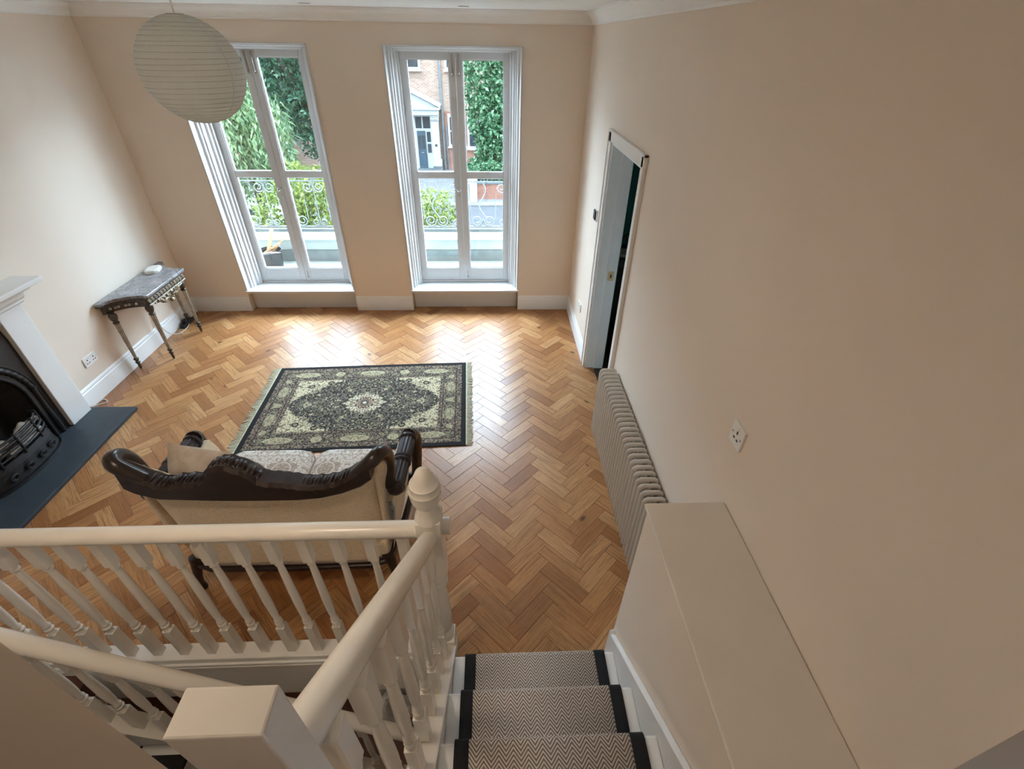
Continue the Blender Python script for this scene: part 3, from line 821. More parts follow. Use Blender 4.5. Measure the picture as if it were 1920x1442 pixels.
for k in range(1, 8):
    x = -2.10 + 0.24 * k; z = lnose(x)
    B(x - 0.25, x, 0.305, LY - 0.02, z - 0.028, z).build('tread', M['white'], ls, bevel=0.006)
    B(x - 0.04, x - 0.022, 0.305, LY - 0.02, z - 0.197, z - 0.028).build('riser', M['white'], ls)
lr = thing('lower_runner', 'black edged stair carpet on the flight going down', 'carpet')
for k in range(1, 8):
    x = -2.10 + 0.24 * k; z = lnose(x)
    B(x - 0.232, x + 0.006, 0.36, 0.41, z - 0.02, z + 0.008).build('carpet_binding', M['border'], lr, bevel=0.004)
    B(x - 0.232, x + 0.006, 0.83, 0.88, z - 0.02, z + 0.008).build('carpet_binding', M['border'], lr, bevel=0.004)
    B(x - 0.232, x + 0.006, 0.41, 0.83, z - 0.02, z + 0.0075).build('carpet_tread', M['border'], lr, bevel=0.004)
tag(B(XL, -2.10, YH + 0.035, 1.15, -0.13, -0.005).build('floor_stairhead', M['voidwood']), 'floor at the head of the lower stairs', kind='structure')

# crumpled cloth on the lower floor
random.seed(3)
def cloth_pt(u, v):
    a = 2 * PI * u; r = v
    rr = r * (0.34 + 0.05 * math.sin(3 * a + 0.6) + 0.03 * math.sin(7 * a))
    h = 0.16 * (1 - r ** 1.6) * (1 + 0.35 * math.sin(4 * a + 5 * r) + 0.25 * math.sin(9 * a - 7 * r)) + 0.012
    return (rr * math.cos(a) * 1.15, rr * math.sin(a) * 0.85, max(0.004, h) if r < 0.999 else 0.0)
c = MB().grid(cloth_pt, 64, 18); o = c.build('crumpled_cloth', M['cloth'], smooth=50, loc=(-0.97, 1.90, -2.399)); tag(o, 'crumpled white cloth on the brown floor below the stairs', 'cloth')

# ------------------------------------------------------------------ sofa
SO = thing('sofa', 'small damask sofa with dark carved wood frame seen from behind', 'sofa', loc=(-1.175, 1.60, 0))
# upholstered back: outer velvet shell
def back_top(x):
    a = abs(x)
    if a < 0.32: return 0.845
    t = min(1, (a - 0.32) / 0.26); return 0.845 + 0.13 * t * t * (3 - 2 * t)
def outer_pt(u, v):
    x = (u * 2 - 1); hw = 0.56 + 0.075 * v
    X = x * hw; zt = back_top(X) - 0.005
    z0 = 0.20 + 0.07 * max(0, abs(x) - 0.7) ** 2 / 0.09
    z = z0 + (zt - z0) * v
    wrap = 0.10 * max(0.0, (abs(x) - 0.72) / 0.28) ** 2.2
    return (X, -0.02 * v + wrap + 0.012 * math.sin(PI * v), z)
bk = MB().grid(outer_pt, 40, 14); o = bk.build('back_panel', M['velvet'], SO, smooth=60)
solid(o, 0.03); o.modifiers['thickness'].offset = -1.0
def inner_pt(u, v):
    x = (u * 2 - 1); hw = 0.545 + 0.04 * v; X = x * hw
    zt = back_top(X) - 0.03
    return (X, 0.16 - 0.115 * v + 0.020 * math.sin(PI * v) * (1 - x * x), 0.40 + (zt - 0.40) * v)
o = MB().grid(inner_pt, 30, 10, lambda u, v: ((u - 0.5) * 1.1 + 5, v * 0.45 + 5)).build('back_upholstery', M['damask'], SO, smooth=60)
solid(o, 0.03); o.modifiers['thickness'].offset = -1.0; o.data.materials.append(M['velvet']); o.modifiers['thickness'].material_offset_rim = 1
# carved top rail
RT = [(-0.60, 1.055), (-0.534, 1.005), (-0.49, 0.970), (-0.446, 0.938), (-0.40, 0.922), (-0.351, 0.938), (-0.299, 0.944), (-0.245, 0.944), (-0.221, 0.955), (-0.185, 1.0), (-0.148, 1.042), (-0.111, 1.057), (-0.073, 1.060), (-0.044, 1.042), (-0.011, 1.026), (0.017, 0.999), (0.042, 0.962), (0.075, 0.944), (0.125, 0.940), (0.186, 0.928), (0.258, 0.911), (0.336, 0.914), (0.403, 0.928), (0.446, 0.950), (0.49, 0.982), (0.534, 1.016), (0.60, 1.060)]
RB = [(-0.60, 0.925), (-0.54, 0.872), (-0.446, 0.835), (-0.196, 0.826), (0.209, 0.818), (0.315, 0.826), (0.424, 0.853), (0.521, 0.895), (0.60, 0.960)]
def lerp_tab(tab, x):
    return float(np.interp(x, [p[0] for p in tab], [p[1] for p in tab]))
def rail_top(x):
    a = abs(x)
    carve = 0.006 * abs(math.sin(x * 70)) if a < 0.22 else (0.007 * max(0, math.sin(x * 105)) if a < 0.47 else 0.0)
    return lerp_tab(RT, x) + carve - 0.004
xs = [i / 110 * 1.16 - 0.58 for i in range(111)]
def rail_bot(x): return lerp_tab(RB, x)
vs = []; fs = []
for x in xs:
    zt, zb = rail_top(x), rail_bot(x); yl = -0.052 - 0.012 * math.cos(x * 3)
    vs += [(x, yl + 0.012, zb), (x, yl, zb + 0.015), (x, yl + 0.004, zt - 0.018), (x, yl + 0.020, zt), (x, 0.040, zt - 0.006), (x, 0.058, zt - 0.03), (x, 0.05, zb)]
for i in range(len(xs) - 1):
    for q in range(7):
        a = i * 7 + q; b = i * 7 + (q + 1) % 7
        fs.append((a, b, b + 7, a + 7))
fs.append(tuple(range(7))[::-1]); fs.append(tuple((len(xs) - 1) * 7 + q for q in range(7)))
MB().add(vs, fs).build('carved_top_rail', M['darkwood'], SO, smooth=35)
# carved acanthus leaves on the crest and gadroon knuckles on the rail
lv = MB()
for k in range(16):
    x = -0.215 + 0.017 * k; lv.ball((x, -0.006, rail_top(x) - 0.010), 0.013, 0.036, 0.016, 8, 6)
for s in (-1, 1):
    for k in range(12):
        x = s * (0.24 + 0.020 * k); lv.ball((x, -0.006, rail_top(x) - 0.006), 0.0075, 0.037, 0.014, 8, 5)
lv.build('carved_leaves', M['darkwood'], SO, smooth=60)
for s in (-1, 1):
    # scrolled ear that drops from the rail to the arm
    p = catmull([(0.50 * s, -0.010, 0.945), (0.555 * s, -0.012, 1.005), (0.595 * s, -0.006, 1.045), (0.617 * s, 0.030, 1.050), (0.626 * s, 0.080, 1.015), (0.626 * s, 0.112, 0.945), (0.620 * s, 0.118, 0.865), (0.614 * s, 0.108, 0.785), (0.622 * s, 0.108, 0.735), (0.636 * s, 0.132, 0.722)], 5)
    MB().tube(p, 0.036, 12, scales=[1 - 0.25 * max(0, i / len(p) - 0.55) for i in range(len(p))]).build('scrolled_ear', M['darkwood'], SO, smooth=60)
    # wing: velvet outside, damask inside
    o = MB().grid(lambda u, v: (s * (0.572 + 0.012 * v), 0.02 + 0.085 * u, 0.40 + (0.585 - 0.10 * u * u) * v), 8, 8).build('wing_outer', M['velvet'], SO, smooth=60); solid(o, 0.02); o.modifiers['thickness'].offset = 0
    o = MB().grid(lambda u, v: (s * (0.556 - 0.03 * (1 - u) ** 2), 0.05 + 0.06 * u, 0.45 + (0.52 - 0.10 * u * u) * v), 8, 8, lambda u, v: (u * 0.14 + 3, v * 0.5)).build('wing_upholstery', M['damask'], SO, smooth=60); solid(o, 0.003); o.modifiers['thickness'].offset = 0
    # arm: upholstered slab, fluted wooden roll, front scroll
    def arm_pt(u, v):
        # u around section (outer bottom -> top -> inner bottom), v along depth
        sec = [(0.565, 0.20), (0.590, 0.34), (0.612, 0.48), (0.632, 0.60), (0.622, 0.665), (0.580, 0.67), (0.548, 0.60), (0.530, 0.46), (0.525, 0.30)]
        t = u * (len(sec) - 1); i = min(int(t), len(sec) - 2); f = t - i
        a, b = sec[i], sec[i + 1]; x = a[0] + (b[0] - a[0]) * f; z = a[1] + (b[1] - a[1]) * f
        fl = 0.075 * v
        return (s * (x + fl * 0.12), 0.06 + 0.53 * v, 0.20 + (z - 0.20) * (1 - 0.06 * v))
    MB().grid(arm_pt, 24, 8, lambda u, v: (u * 0.9, v * 0.5)).build('arm_upholstery', M['velvet'], SO, smooth=60)
    rp = [(s * (0.638 + 0.004 * t), 0.11 + 0.43 * t, 0.715 - 0.035 * t) for t in [i / 12 for i in range(13)]]
    rl = MB(); fl = [(0.046 * (1 - 0.12 * (k % 2)) * math.cos(2 * PI * k / 28), 0.046 * (1 - 0.12 * (k % 2)) * math.sin(2 * PI * k / 28)) for k in range(28)]
    rl.sweep(rp, fl)
    for t in (0.02, 0.48, 0.54, 0.97):
        c = (s * (0.638 + 0.004 * t), 0.11 + 0.43 * t, 0.715 - 0.035 * t)
        rl.lathe([(0.044, -0.013), (0.053, -0.008), (0.053, 0.008), (0.044, 0.013)], c, 16, 'y')
    rl.ball(rp[0], 0.047, 0.040, 0.047, 14, 10)
    rl.build('arm_roll', M['darkwood'], SO, smooth=25)
    fp = catmull([(s * 0.645, 0.545, 0.690), (s * 0.658, 0.585, 0.665), (s * 0.668, 0.605, 0.600), (s * 0.660, 0.612, 0.480), (s * 0.648, 0.615, 0.340), (s * 0.632, 0.620, 0.24)], 5)
    MB().tube(fp, 0.042, 10, scales=[1.15 - 0.45 * i / len(fp) for i in range(len(fp))]).build('arm_front_scroll', M['darkwood'], SO, smooth=60)
    # side rail and legs
    MB().sweep([(s * 0.556, 0.03, 0.205), (s * 0.60, 0.30, 0.205), (s * 0.628, 0.62, 0.21)], rrect(0.035, 0.05, 0.01)).build('side_rail', M['darkwood'], SO, smooth=40)
    rear = catmull([(s * 0.545, 0.035, 0.24), (s * 0.560, 0.02, 0.17), (s * 0.572, 0.005, 0.09), (s * 0.580, 0.000, 0.035), (s * 0.582, -0.006, 0.004)], 4)
    MB().tube(rear, 0.030, 10, scales=[1.3 - 0.55 * math.sin(PI * min(1, i / len(rear) * 0.95)) + (0.12 if i > len(rear) - 5 else 0) for i in range(len(rear))]).build('leg', M['darkwood'], SO, smooth=60)
    front = catmull([(s * 0.600, 0.60, 0.24), (s * 0.625, 0.64, 0.17), (s * 0.615, 0.63, 0.09), (s * 0.610, 0.65, 0.035), (s * 0.61, 0.665, 0.004)], 4)
    MB().tube(front, 0.030, 10, scales=[1.4 - 0.65 * math.sin(PI * min(1, i / len(front) * 0.95)) + (0.2 if i > len(front) - 5 else 0) for i in range(len(front))]).build('leg', M['darkwood'], SO, smooth=60)
MB().sweep([(-0.565, 0.03, 0.198), (-0.45, -0.006, 0.19), (0.0, -0.010, 0.185), (0.45, -0.006, 0.19), (0.565, 0.03, 0.198)], rrect(0.035, 0.035, 0.01)).build('back_seat_rail', M['darkwood'], SO, smooth=40)
MB().sweep([(-0.62, 0.62, 0.24), (-0.3, 0.665, 0.225), (0.0, 0.675, 0.235), (0.3, 0.665, 0.225), (0.62, 0.62, 0.24)], rrect(0.035, 0.07, 0.01)).build('front_seat_rail', M['darkwood'], SO, smooth=40)
o = B(-0.555, 0.555, 0.03, 0.65, 0.20, 0.345).build('seat_deck', M['velvet'], SO, bevel=0.02)
for s in (-1, 1):
    x0, x1 = (-0.548, -0.004) if s < 0 else (0.004, 0.548)
    def cush(u, v):
        # closed pillow-like slab: v 0..0.5 top, 0.5..1 under
        return None
    cu = MB(); nu, nv = 22, 22; r = 0.06
    def top(u, v):
        x = x0 + (x1 - x0) * u; y = 0.13 + 0.56 * v
        # rounded front corners and soft crown
        ex, ey = 2 * u - 1, 2 * v - 1
        k = (1 - abs(ex) ** 6) * (1 - abs(ey) ** 8)
        if v > 0.85: x = x + (0.5 - u) * 0.10 * ((v - 0.85) / 0.15) ** 2 * (1 if abs(ex) > 0.8 else 0.3)
        return (x, y, 0.425 + 0.060 * k ** 0.6 + 0.008 * k)
    cu.grid(top, nu, nv, lambda u, v: (u * 0.54 + (0.0 if s < 0 else 0.02), v * 0.56))
    cu.grid(lambda u, v: (lambda p: (p[0], p[1], 0.345))(top(1 - u, v)), nu, nv, lambda u, v: (u * 0.5, v * 0.5))
    def side(u, v):
        t = u * 4; i = min(int(t), 3); f = t - i
        uv_ = [(f, 0), (1, f), (1 - f, 1), (0, 1 - f)][i]
        p = top(*uv_); bl = 0.018 * math.sin(PI * v)
        cx, cy = (x0 + x1) / 2, 0.41
        return (p[0] + (bl if p[0] > cx else -bl) * (1 if i in (1, 3) else 0), p[1] + (bl if p[1] > cy else -bl) * (1 if i in (0, 2) else 0), 0.345 + (p[2] - 0.345) * v)
    cu.grid(side, 64, 5, lambda u, v: (u * 2.0, v * 0.1))
    cob = cu.build('seat_cushion', M['damask'], SO, smooth=70)
    pp = [top(u, v) for u, v in [(i / 20, 0) for i in range(20)] + [(1, i / 20) for i in range(20)] + [(1 - i / 20, 1) for i in range(20)] + [(0, 1 - i / 20) for i in range(20)]]
    MB().tube([(p[0], p[1], p[2] + 0.001) for p in pp], 0.005, 6, closed=True).build('piping', plain('taupe_piping', (0.30, 0.25, 0.20), 0.7), cob, smooth=60)

# loose cushion leaning inside the left arm
pc = MB()
def pil(u, v, sgn):
    x, y = 2 * u - 1, 2 * v - 1
    k = max(0.0, (1 - abs(x) ** 2.4)) ** 0.55 * max(0.0, (1 - abs(y) ** 2.4)) ** 0.55
    pin = 1 - 0.10 * (1 - abs(x * y)) * (abs(x) + abs(y)) * 0.5
    return (x * 0.175 * pin, y * 0.175 * pin, sgn * (0.078 * k + 0.005 * math.sin(9 * x + 4 * y) * k))
pc.grid(lambda u, v: pil(u, v, 1), 20, 20); pc.grid(lambda u, v: pil(1 - u, v, -1), 20, 20)
po = pc.build('loose_cushion', M['cushion'], smooth=70)
po.location = (-1.625, 1.835, 0.700); po.rotation_euler = (math.radians(70), math.radians(8), math.radians(-6))
tag(po, 'plain beige cushion lying against the sofa arm', 'cushion')

# ------------------------------------------------------------------ rug
RW, RH = 1.815, 1.205
rug = thing('rug', 'dark patterned oriental rug with cream medallion and fringed ends', 'rug', loc=(-1.170, 3.338, 0.002), rz=math.radians(2.3))
def vnoise(X, Y, s, seed):
    rs = np.random.RandomState(seed); g = rs.rand(256, 256)
    x, y = X * s + 100, Y * s + 100; xi, yi = np.floor(x).astype(int), np.floor(y).astype(int); fx, fy = x - xi, y - yi
    fx = fx * fx * (3 - 2 * fx); fy = fy * fy * (3 - 2 * fy)
    a, b, c, d = g[xi % 256, yi % 256], g[(xi + 1) % 256, yi % 256], g[xi % 256, (yi + 1) % 256], g[(xi + 1) % 256, (yi + 1) % 256]
    return (a * (1 - fx) + b * fx) * (1 - fy) + (c * (1 - fx) + d * fx) * fy
def rug_colors(X, Y):
    hw, hh = RW / 2, RH / 2
    aX, aY = np.abs(X), np.abs(Y)
    d = np.minimum(hw - aX, hh - aY)
    navy = np.array((0.020, 0.018, 0.019)); cream = np.array((0.62, 0.53, 0.34)); olive = np.array((0.27, 0.235, 0.14)); brown = np.array((0.155, 0.105, 0.080)); rose = np.array((0.26, 0.15, 0.11)); grey = np.array((0.105, 0.098, 0.090)); white = np.array((0.72, 0.64, 0.47))
    C = np.zeros(X.shape + (3,)); C[:] = navy
    n1 = vnoise(aX, aY, 75, 1); n2 = vnoise(aX, aY, 110, 2); n3 = vnoise(aX, aY, 45, 3); n4 = vnoise(aX, aY, 150, 5)
    def put(mask, col): C[mask] = col
    # field
    fx, fy = hw - 0.245, hh - 0.235
    put(n1 > 0.62, grey); put(n2 > 0.79, olive); put((n3 > 0.80) & (n2 > 0.42), cream * 0.8); put(n4 > 0.86, rose); put((n1 < 0.14), cream * 0.65)
    vine = np.abs(vnoise(aX, aY, 30, 8) - 0.5) < 0.035; put(vine, olive * 0.8)
    # spandrels
    t = np.clip(aX / fx, 0, 1.2)
    hgt = fy * np.interp(t, [0, 0.36, 0.42, 0.55, 0.66, 0.78, 0.88, 0.96, 1.0], [1.2, 1.15, 0.90, 0.83, 0.62, 0.50, 0.36, 0.16, 0.02]) + 0.013 * np.abs(np.sin(aX * 46)) * (t > 0.36)
    sp = (aY > hgt) & (t < 1.0) & (aY < fy)
    put(sp, cream); put(sp & (n2 > 0.60), olive); put(sp & (n1 > 0.70), brown); put(sp & (n3 < 0.2), olive * 0.6); put(sp & (n4 > 0.8), white)
    for cx, cy in ((fx * 0.80, fy * 0.74), (fx * 0.55, fy * 0.87)):
        r = np.hypot(aX - cx, aY - cy); put(sp & (r < 0.030), navy); put(sp & (r < 0.018), olive)
    # medallion
    an = np.arctan2(Y, X); r = np.hypot(X / 1.12, Y)
    ed = 0.140 + 0.012 * np.cos(16 * an) + 0.022 * np.exp(-(np.sin(an) / 0.16) ** 2)
    md = r < ed; put(md, white); put(md & (n2 > 0.60), olive); put(md & (n4 > 0.72), navy); put(md & (n1 > 0.78), rose)
    put((r < 0.078 + 0.006 * np.cos(12 * an)), brown); put((r < 0.078) & (n2 > 0.55), cream); put((r < 0.078) & (n4 > 0.66), navy)
    put((r < 0.055 + 0.008 * np.cos(8 * an)) & (r > 0.040), rose * 1.2); put(r < 0.034 + 0.008 * np.cos(8 * an), grey); put(r < 0.016, white)
    # borders
    out = ~((aX < fx) & (aY < fy))
    db = d
    bands = [(0.235, 0.200, 'g'), (0.200, 0.194, 'l'), (0.194, 0.084, 'm'), (0.084, 0.078, 'l'), (0.078, 0.030, 'g'), (0.030, 0.0, 'e')]
    for hi, lo, kd in bands:
        mk = out & (db < hi + 0.012) & (db >= lo)
        if kd == 'g':
            put(mk, brown); put(mk & (n2 > 0.6), cream * 0.55); put(mk & (n4 > 0.62), navy); put(mk & (n1 > 0.76), rose)
        elif kd == 'l': put(mk, navy)
        elif kd == 'm':
            put(mk, navy * 1.5); put(mk & (n2 > 0.52), brown); put(mk & (n1 > 0.64), olive * 0.8); put(mk & (n4 > 0.78), cream * 0.7)
        else: put(mk, navy * 0.6)
    # cartouches along the main border
    mid = 0.139
    for cx in (-0.62, -0.31, 0.0, 0.31, 0.62):
        big = abs(cx) in (0.0, 0.62) ; a_, b_ = (0.115, 0.040) if cx in (-0.62, 0.0, 0.62) else (0.045, 0.038)
        e = np.abs((X - cx) / a_) ** 1.6 + np.abs((aY - (hh - mid)) / b_) ** 1.8
        put(e < 1, olive * 1.15); put((e < 1) & (n2 > 0.55), cream * 0.85); put((e < 1) & (n4 > 0.74), brown); put((e < 1.0) & (e > 0.82), cream * 0.8)
    for cy in (-0.36, -0.20, 0.0, 0.20, 0.36):
        a_, b_ = (0.042, 0.085) if abs(cy) == 0.20 else (0.030, 0.032)
        e = np.abs((aX - (hw - mid)) / a_) ** 1.7 + np.abs((Y - cy) / b_) ** 1.7
        put(e < 1, olive * 1.15); put((e < 1) & (n2 > 0.55), cream * 0.8); put((e < 1) & (n4 > 0.74), brown)
    return C
nx, ny = 600, 400
gx = np.linspace(-RW / 2, RW / 2, nx + 1); gy = np.linspace(-RH / 2, RH / 2, ny + 1)
X, Y = np.meshgrid(gx, gy)
Z = 0.008 + 0.0035 * np.exp(-((X + 0.10) / 0.03) ** 2) * (Y > 0.3) * (Y / 0.6) ** 2 + 0.002 * np.sin(X * 3 + 1) * np.sin(Y * 4)
V = np.stack([X, Y, Z], -1).reshape(-1, 3)
ii = (np.arange(ny)[:, None] * (nx + 1) + np.arange(nx)[None, :]).ravel()
F = np.stack([ii, ii + 1, ii + nx + 2, ii + nx + 1], -1)
me = bpy.data.meshes.new('rug_pile'); me.vertices.add(len(V)); me.vertices.foreach_set('co', V.astype(np.float32).ravel())
me.loops.add(F.size); me.loops.foreach_set('vertex_index', F.astype(np.int32).ravel())
me.polygons.add(len(F)); me.polygons.foreach_set('loop_start', np.arange(0, F.size, 4, dtype=np.int32))
me.update(calc_edges=True)
at = me.color_attributes.new('col', 'FLOAT_COLOR', 'POINT')
cc = np.ones((len(V), 4), dtype=np.float32); cc[:, :3] = rug_colors(X, Y).reshape(-1, 3); at.data.foreach_set('color', cc.ravel())
me.materials.append(M['rug']); o = bpy.data.objects.new('rug_pile', me); COL.objects.link(o); o.parent = rug
B(-RW / 2, RW / 2, -RH / 2, RH / 2, 0.0, 0.004).build('rug_backing', M['border'], rug)
for s in (-1, 1):
    f = MB(); random.seed(11 + s)
    f.box(s * RW / 2, s * (RW / 2 + 0.012), -RH / 2, RH / 2, 0.001, 0.007)
    nstr = 150
    for k in range(nstr):
        y = -RH / 2 + RH * (k + 0.5) / nstr; L = random.uniform(0.045, 0.066) * (1.25 if s < 0 else 1.0); dy = random.uniform(-0.012, 0.012) + (0.02 * math.sin(k * 0.21) if s < 0 else 0)
        p0 = (s * (RW / 2 + 0.010), y, 0.006); p1 = (s * (RW / 2 + L * 0.5), y + dy * 0.4, 0.006 + random.uniform(0, 0.004)); p2 = (s * (RW / 2 + L), y + dy, 0.003)
        f.tube([p0, p1, p2], 0.0030, 4)
    tag(f.build('fringe', M['fringe'], rug), kind='stuff')

# ------------------------------------------------------------------ fireplace
FC = 2.60
hs = B(XL + 0.0, -3.13, FC - 0.70, FC + 0.70, 0.0, 0.03).build('hearth_slab', M['slate'], bevel=0.004); tag(hs, 'black slate hearth slab on the parquet', 'hearth')
fs_ = thing('fireplace_surround', 'white painted fireplace surround with mantel shelf', 'fireplace')
PX = -3.492
for s in (-1, 1):
    y0, y1 = sorted((FC + s * 0.46, FC + s * 0.67))
    B(XL, PX, y0, y1, 0.03, 1.03).build('pilaster', M['white'], fs_, bevel=0.004)
    B(XL, PX + 0.012, y0 - 0.008, y1 + 0.008, 0.03, 0.16).build('plinth_block', M['white'], fs_, bevel=0.005) if False else None
    cap = MB(); cap.prism([(XL, 1.03), (PX + 0.012, 1.03), (PX + 0.012, 1.045), (PX + 0.03, 1.06), (PX + 0.03, 1.075), (PX + 0.055, 1.10), (PX + 0.06, 1.13), (XL, 1.13)][::-1], y0 - 0.012, y1 + 0.012, 'y')
    cap.build('capital', M['white'], fs_, smooth=30)
B(XL, PX - 0.012, FC - 0.46, FC + 0.46, 0.985, 1.13).build('frieze', M['white'], fs_, bevel=0.004)
bm = MB().prism([(XL, 1.13), (PX + 0.07, 1.13), (PX + 0.078, 1.145), (PX + 0.105, 1.155), (PX + 0.118, 1.172), (XL, 1.172)][::-1], FC - 0.735, FC + 0.735, 'y'); bm.build('bed_moulding', M['white'], fs_, smooth=30)
B(XL, PX + 0.155, FC - 0.785, FC + 0.785, 1.172, 1.208).build('mantel_shelf', M['white'], fs_, bevel=0.009, seg=3)
fi = thing('fireplace_insert', 'black cast iron arched fireplace insert', 'fireplace')
# plate with arched hole, built as a strip between the arch and the rectangle
def arch_pts(r, spring, n=20, z0=0.03):
    pts = [(FC + r, z0), (FC + r, spring)]
    pts += [(FC + r * math.cos(PI * k / n), spring + r * 0.98 * math.sin(PI * k / n)) for k in range(1, n)]
    return pts + [(FC - r, spring), (FC - r, z0)]
def rect_pts(pts, hw, top):
    out = []
    for (y, z) in pts:
        if z <= 0.031: out.append((FC + (hw if y > FC else -hw), z)); continue
        dy, dz = y - FC, max(z - 0.30, 0.0001)
        k = min(hw / max(abs(dy), 1e-6), (top - 0.30) / dz)
        out.append((FC + dy * k, 0.30 + dz * k) if z > 0.30 else (FC + math.copysign(hw, dy), z))
    return out
ar = arch_pts(0.325, 0.43); rc = rect_pts(ar, 0.46, 0.985)
v = []
for (y, z), (yy, zz) in zip(ar, rc): v += [(PX - 0.035, y, z), (PX - 0.035, yy, zz), (PX - 0.062, y, z), (PX - 0.062, yy, zz)]
f = []
for i in range(len(ar) - 1):
    a, b = 4 * i, 4 * i + 4
    f += [(a, a + 1, b + 1, b), (a + 2, b + 2, b + 3, a + 3), (a, b, b + 2, a + 2), (a + 1, a + 3, b + 3, b + 1)]
MB().add(v, f).build('iron_plate', M['iron'], fi, smooth=30)
def arch_tube(r, spring, x, rad, name, bead=0):
    pts = [(x, y, z) for y, z in arch_pts(r, spring, 28)]
    pts = catmull(pts, 3)
    sc = [1 + 0.25 * math.sin(i * 1.9) for i in range(len(pts))] if bead else None
    return MB().tube(pts, rad, 8, scales=sc).build(name, M['iron'], fi, smooth=60)
arch_tube(0.390, 0.43, PX - 0.033, 0.020, 'rope_moulding', 1)
arch_tube(0.332, 0.43, PX - 0.036, 0.013, 'inner_rim')
arch_tube(0.425, 0.43, PX - 0.036, 0.007, 'outer_bead')
# sooty recess
v = []; f = []
ap = arch_pts(0.325, 0.43)
for (y, z) in ap: v += [(PX - 0.06, y, z), (XL - 0.16, FC + (y - FC) * 0.72, z * 0.9 + 0.003)]
for i in range(len(ap) - 1): f.append((2 * i, 2 * i + 1, 2 * i + 3, 2 * i + 2))
f.append(tuple(2 * i + 1 for i in range(len(ap))))
MB().add(v, f).build('firebox', M['soot'], fi)
# grate
gr = thing('fire_grate', 'bowed black iron fire grate standing on the hearth', 'grate')
def bow(t, r=0.30, d=0.13): return (PX - 0.045 + d * math.sin(PI * t) ** 0.75, FC - 0.02 + r * math.cos(PI * t))
ts = [i / 28 for i in range(29)]
def bow_panel(z0, z1, r0, d0, r1, d1, th=0.012):
    m = MB(); v = []; f = []
    for t in ts:
        a = bow(t, r0, d0); b = bow(t, r1, d1); v += [(*a, z0), (*b, z1), (b[0] - th, b[1], z1), (a[0] - th, a[1], z0)]
    for i in range(len(ts) - 1):
        for q in range(4): f.append((4 * i + q, 4 * i + (q + 1) % 4, 4 * i + 4 + (q + 1) % 4, 4 * i + 4 + q))
    return m.add(v, f)
bow_panel(0.03, 0.05, 0.335, 0.165, 0.33, 0.16).build('base_ledge', M['iron'], gr, smooth=40)
bow_panel(0.05, 0.155, 0.315, 0.14, 0.300, 0.115).build('apron_panel', M['iron'], gr, smooth=40)
bow_panel(0.155, 0.20, 0.305, 0.135, 0.295, 0.12).build('apron_rim', M['iron'], gr, smooth=40)
for t in (0.30, 0.42, 0.55, 0.68):
    x, y = bow(t, 0.312, 0.138)
    MB().tube([(x + 0.003, y + 0.034 * (1 - 0.5 * i / 16) * math.cos(i / 16 * 3.4 * PI), 0.10 + 0.026 * (1 - 0.5 * i / 16) * math.sin(i / 16 * 3.4 * PI)) for i in range(17)], 0.006, 6).build('relief_scroll', M['iron'], gr, smooth=60)
for z, rr in ((0.232, 0.298), (0.272, 0.292), (0.312, 0.286), (0.345, 0.275)):
    MB().tube([(*bow(t, rr, 0.125), z) for t in ts], 0.0095, 8).build('grate_bar', M['iron'], gr, smooth=60)
for t in (0.12, 0.3, 0.5, 0.7, 0.88):
    x, y = bow(t, 0.292, 0.127); MB().tube([(x, y, 0.19), (x + 0.004, y, 0.27), (x, y, 0.365)], 0.009, 8).build('upright', M['iron'], gr, smooth=60)
bk = MB(); bk.box(PX - 0.06, PX + 0.02, FC - 0.28, FC + 0.24, 0.17, 0.19); bk.build('grate_bed', M['iron'], gr)
lab = ['pale log at the front of the fire grate', 'pale log lying across the back of the grate', 'short pale log resting on the others in the grate', 'thin pale log beside the grate upright', 'pale log end near the left of the grate']
random.seed(5)
for k, (x, y, z, a, L, r) in enumerate([(PX + 0.035, FC + 0.05, 0.235, 8, 0.30, 0.030), (PX - 0.02, FC - 0.02, 0.235, -12, 0.32, 0.032), (PX + 0.01, FC + 0.07, 0.295, 40, 0.22, 0.028), (PX + 0.0, FC + 0.16, 0.300, -35, 0.18, 0.024), (PX + 0.02, FC - 0.13, 0.29, 25, 0.20, 0.028)]):
    ca, sa = math.cos(math.radians(a)), math.sin(math.radians(a))
    pts = [(x - sa * t * L * 0.4, y + ca * t * L, z + 0.02 * t) for t in [i / 6 - 0.5 for i in range(7)]]
    tag(MB().tube(pts, r, 9, scales=[random.uniform(0.82, 1.08) for _ in range(7)]).build('ceramic_log', M['log'], smooth=50), lab[k], 'log', 'logs in the fire grate')
ch = MB(); ch.tube(catmull([(XL + 0.03, 3.30, 0.035), (XL + 0.06, 3.36, 0.012), (XL + 0.10, 3.40, 0.006), (XL + 0.04, 3.44, 0.006), (XL + 0.03, 3.37, 0.010)], 5), 0.004, 6)
tag(ch.build('loose_cable', M['rad'], smooth=60), 'short grey cable curled beside the hearth', 'cable')

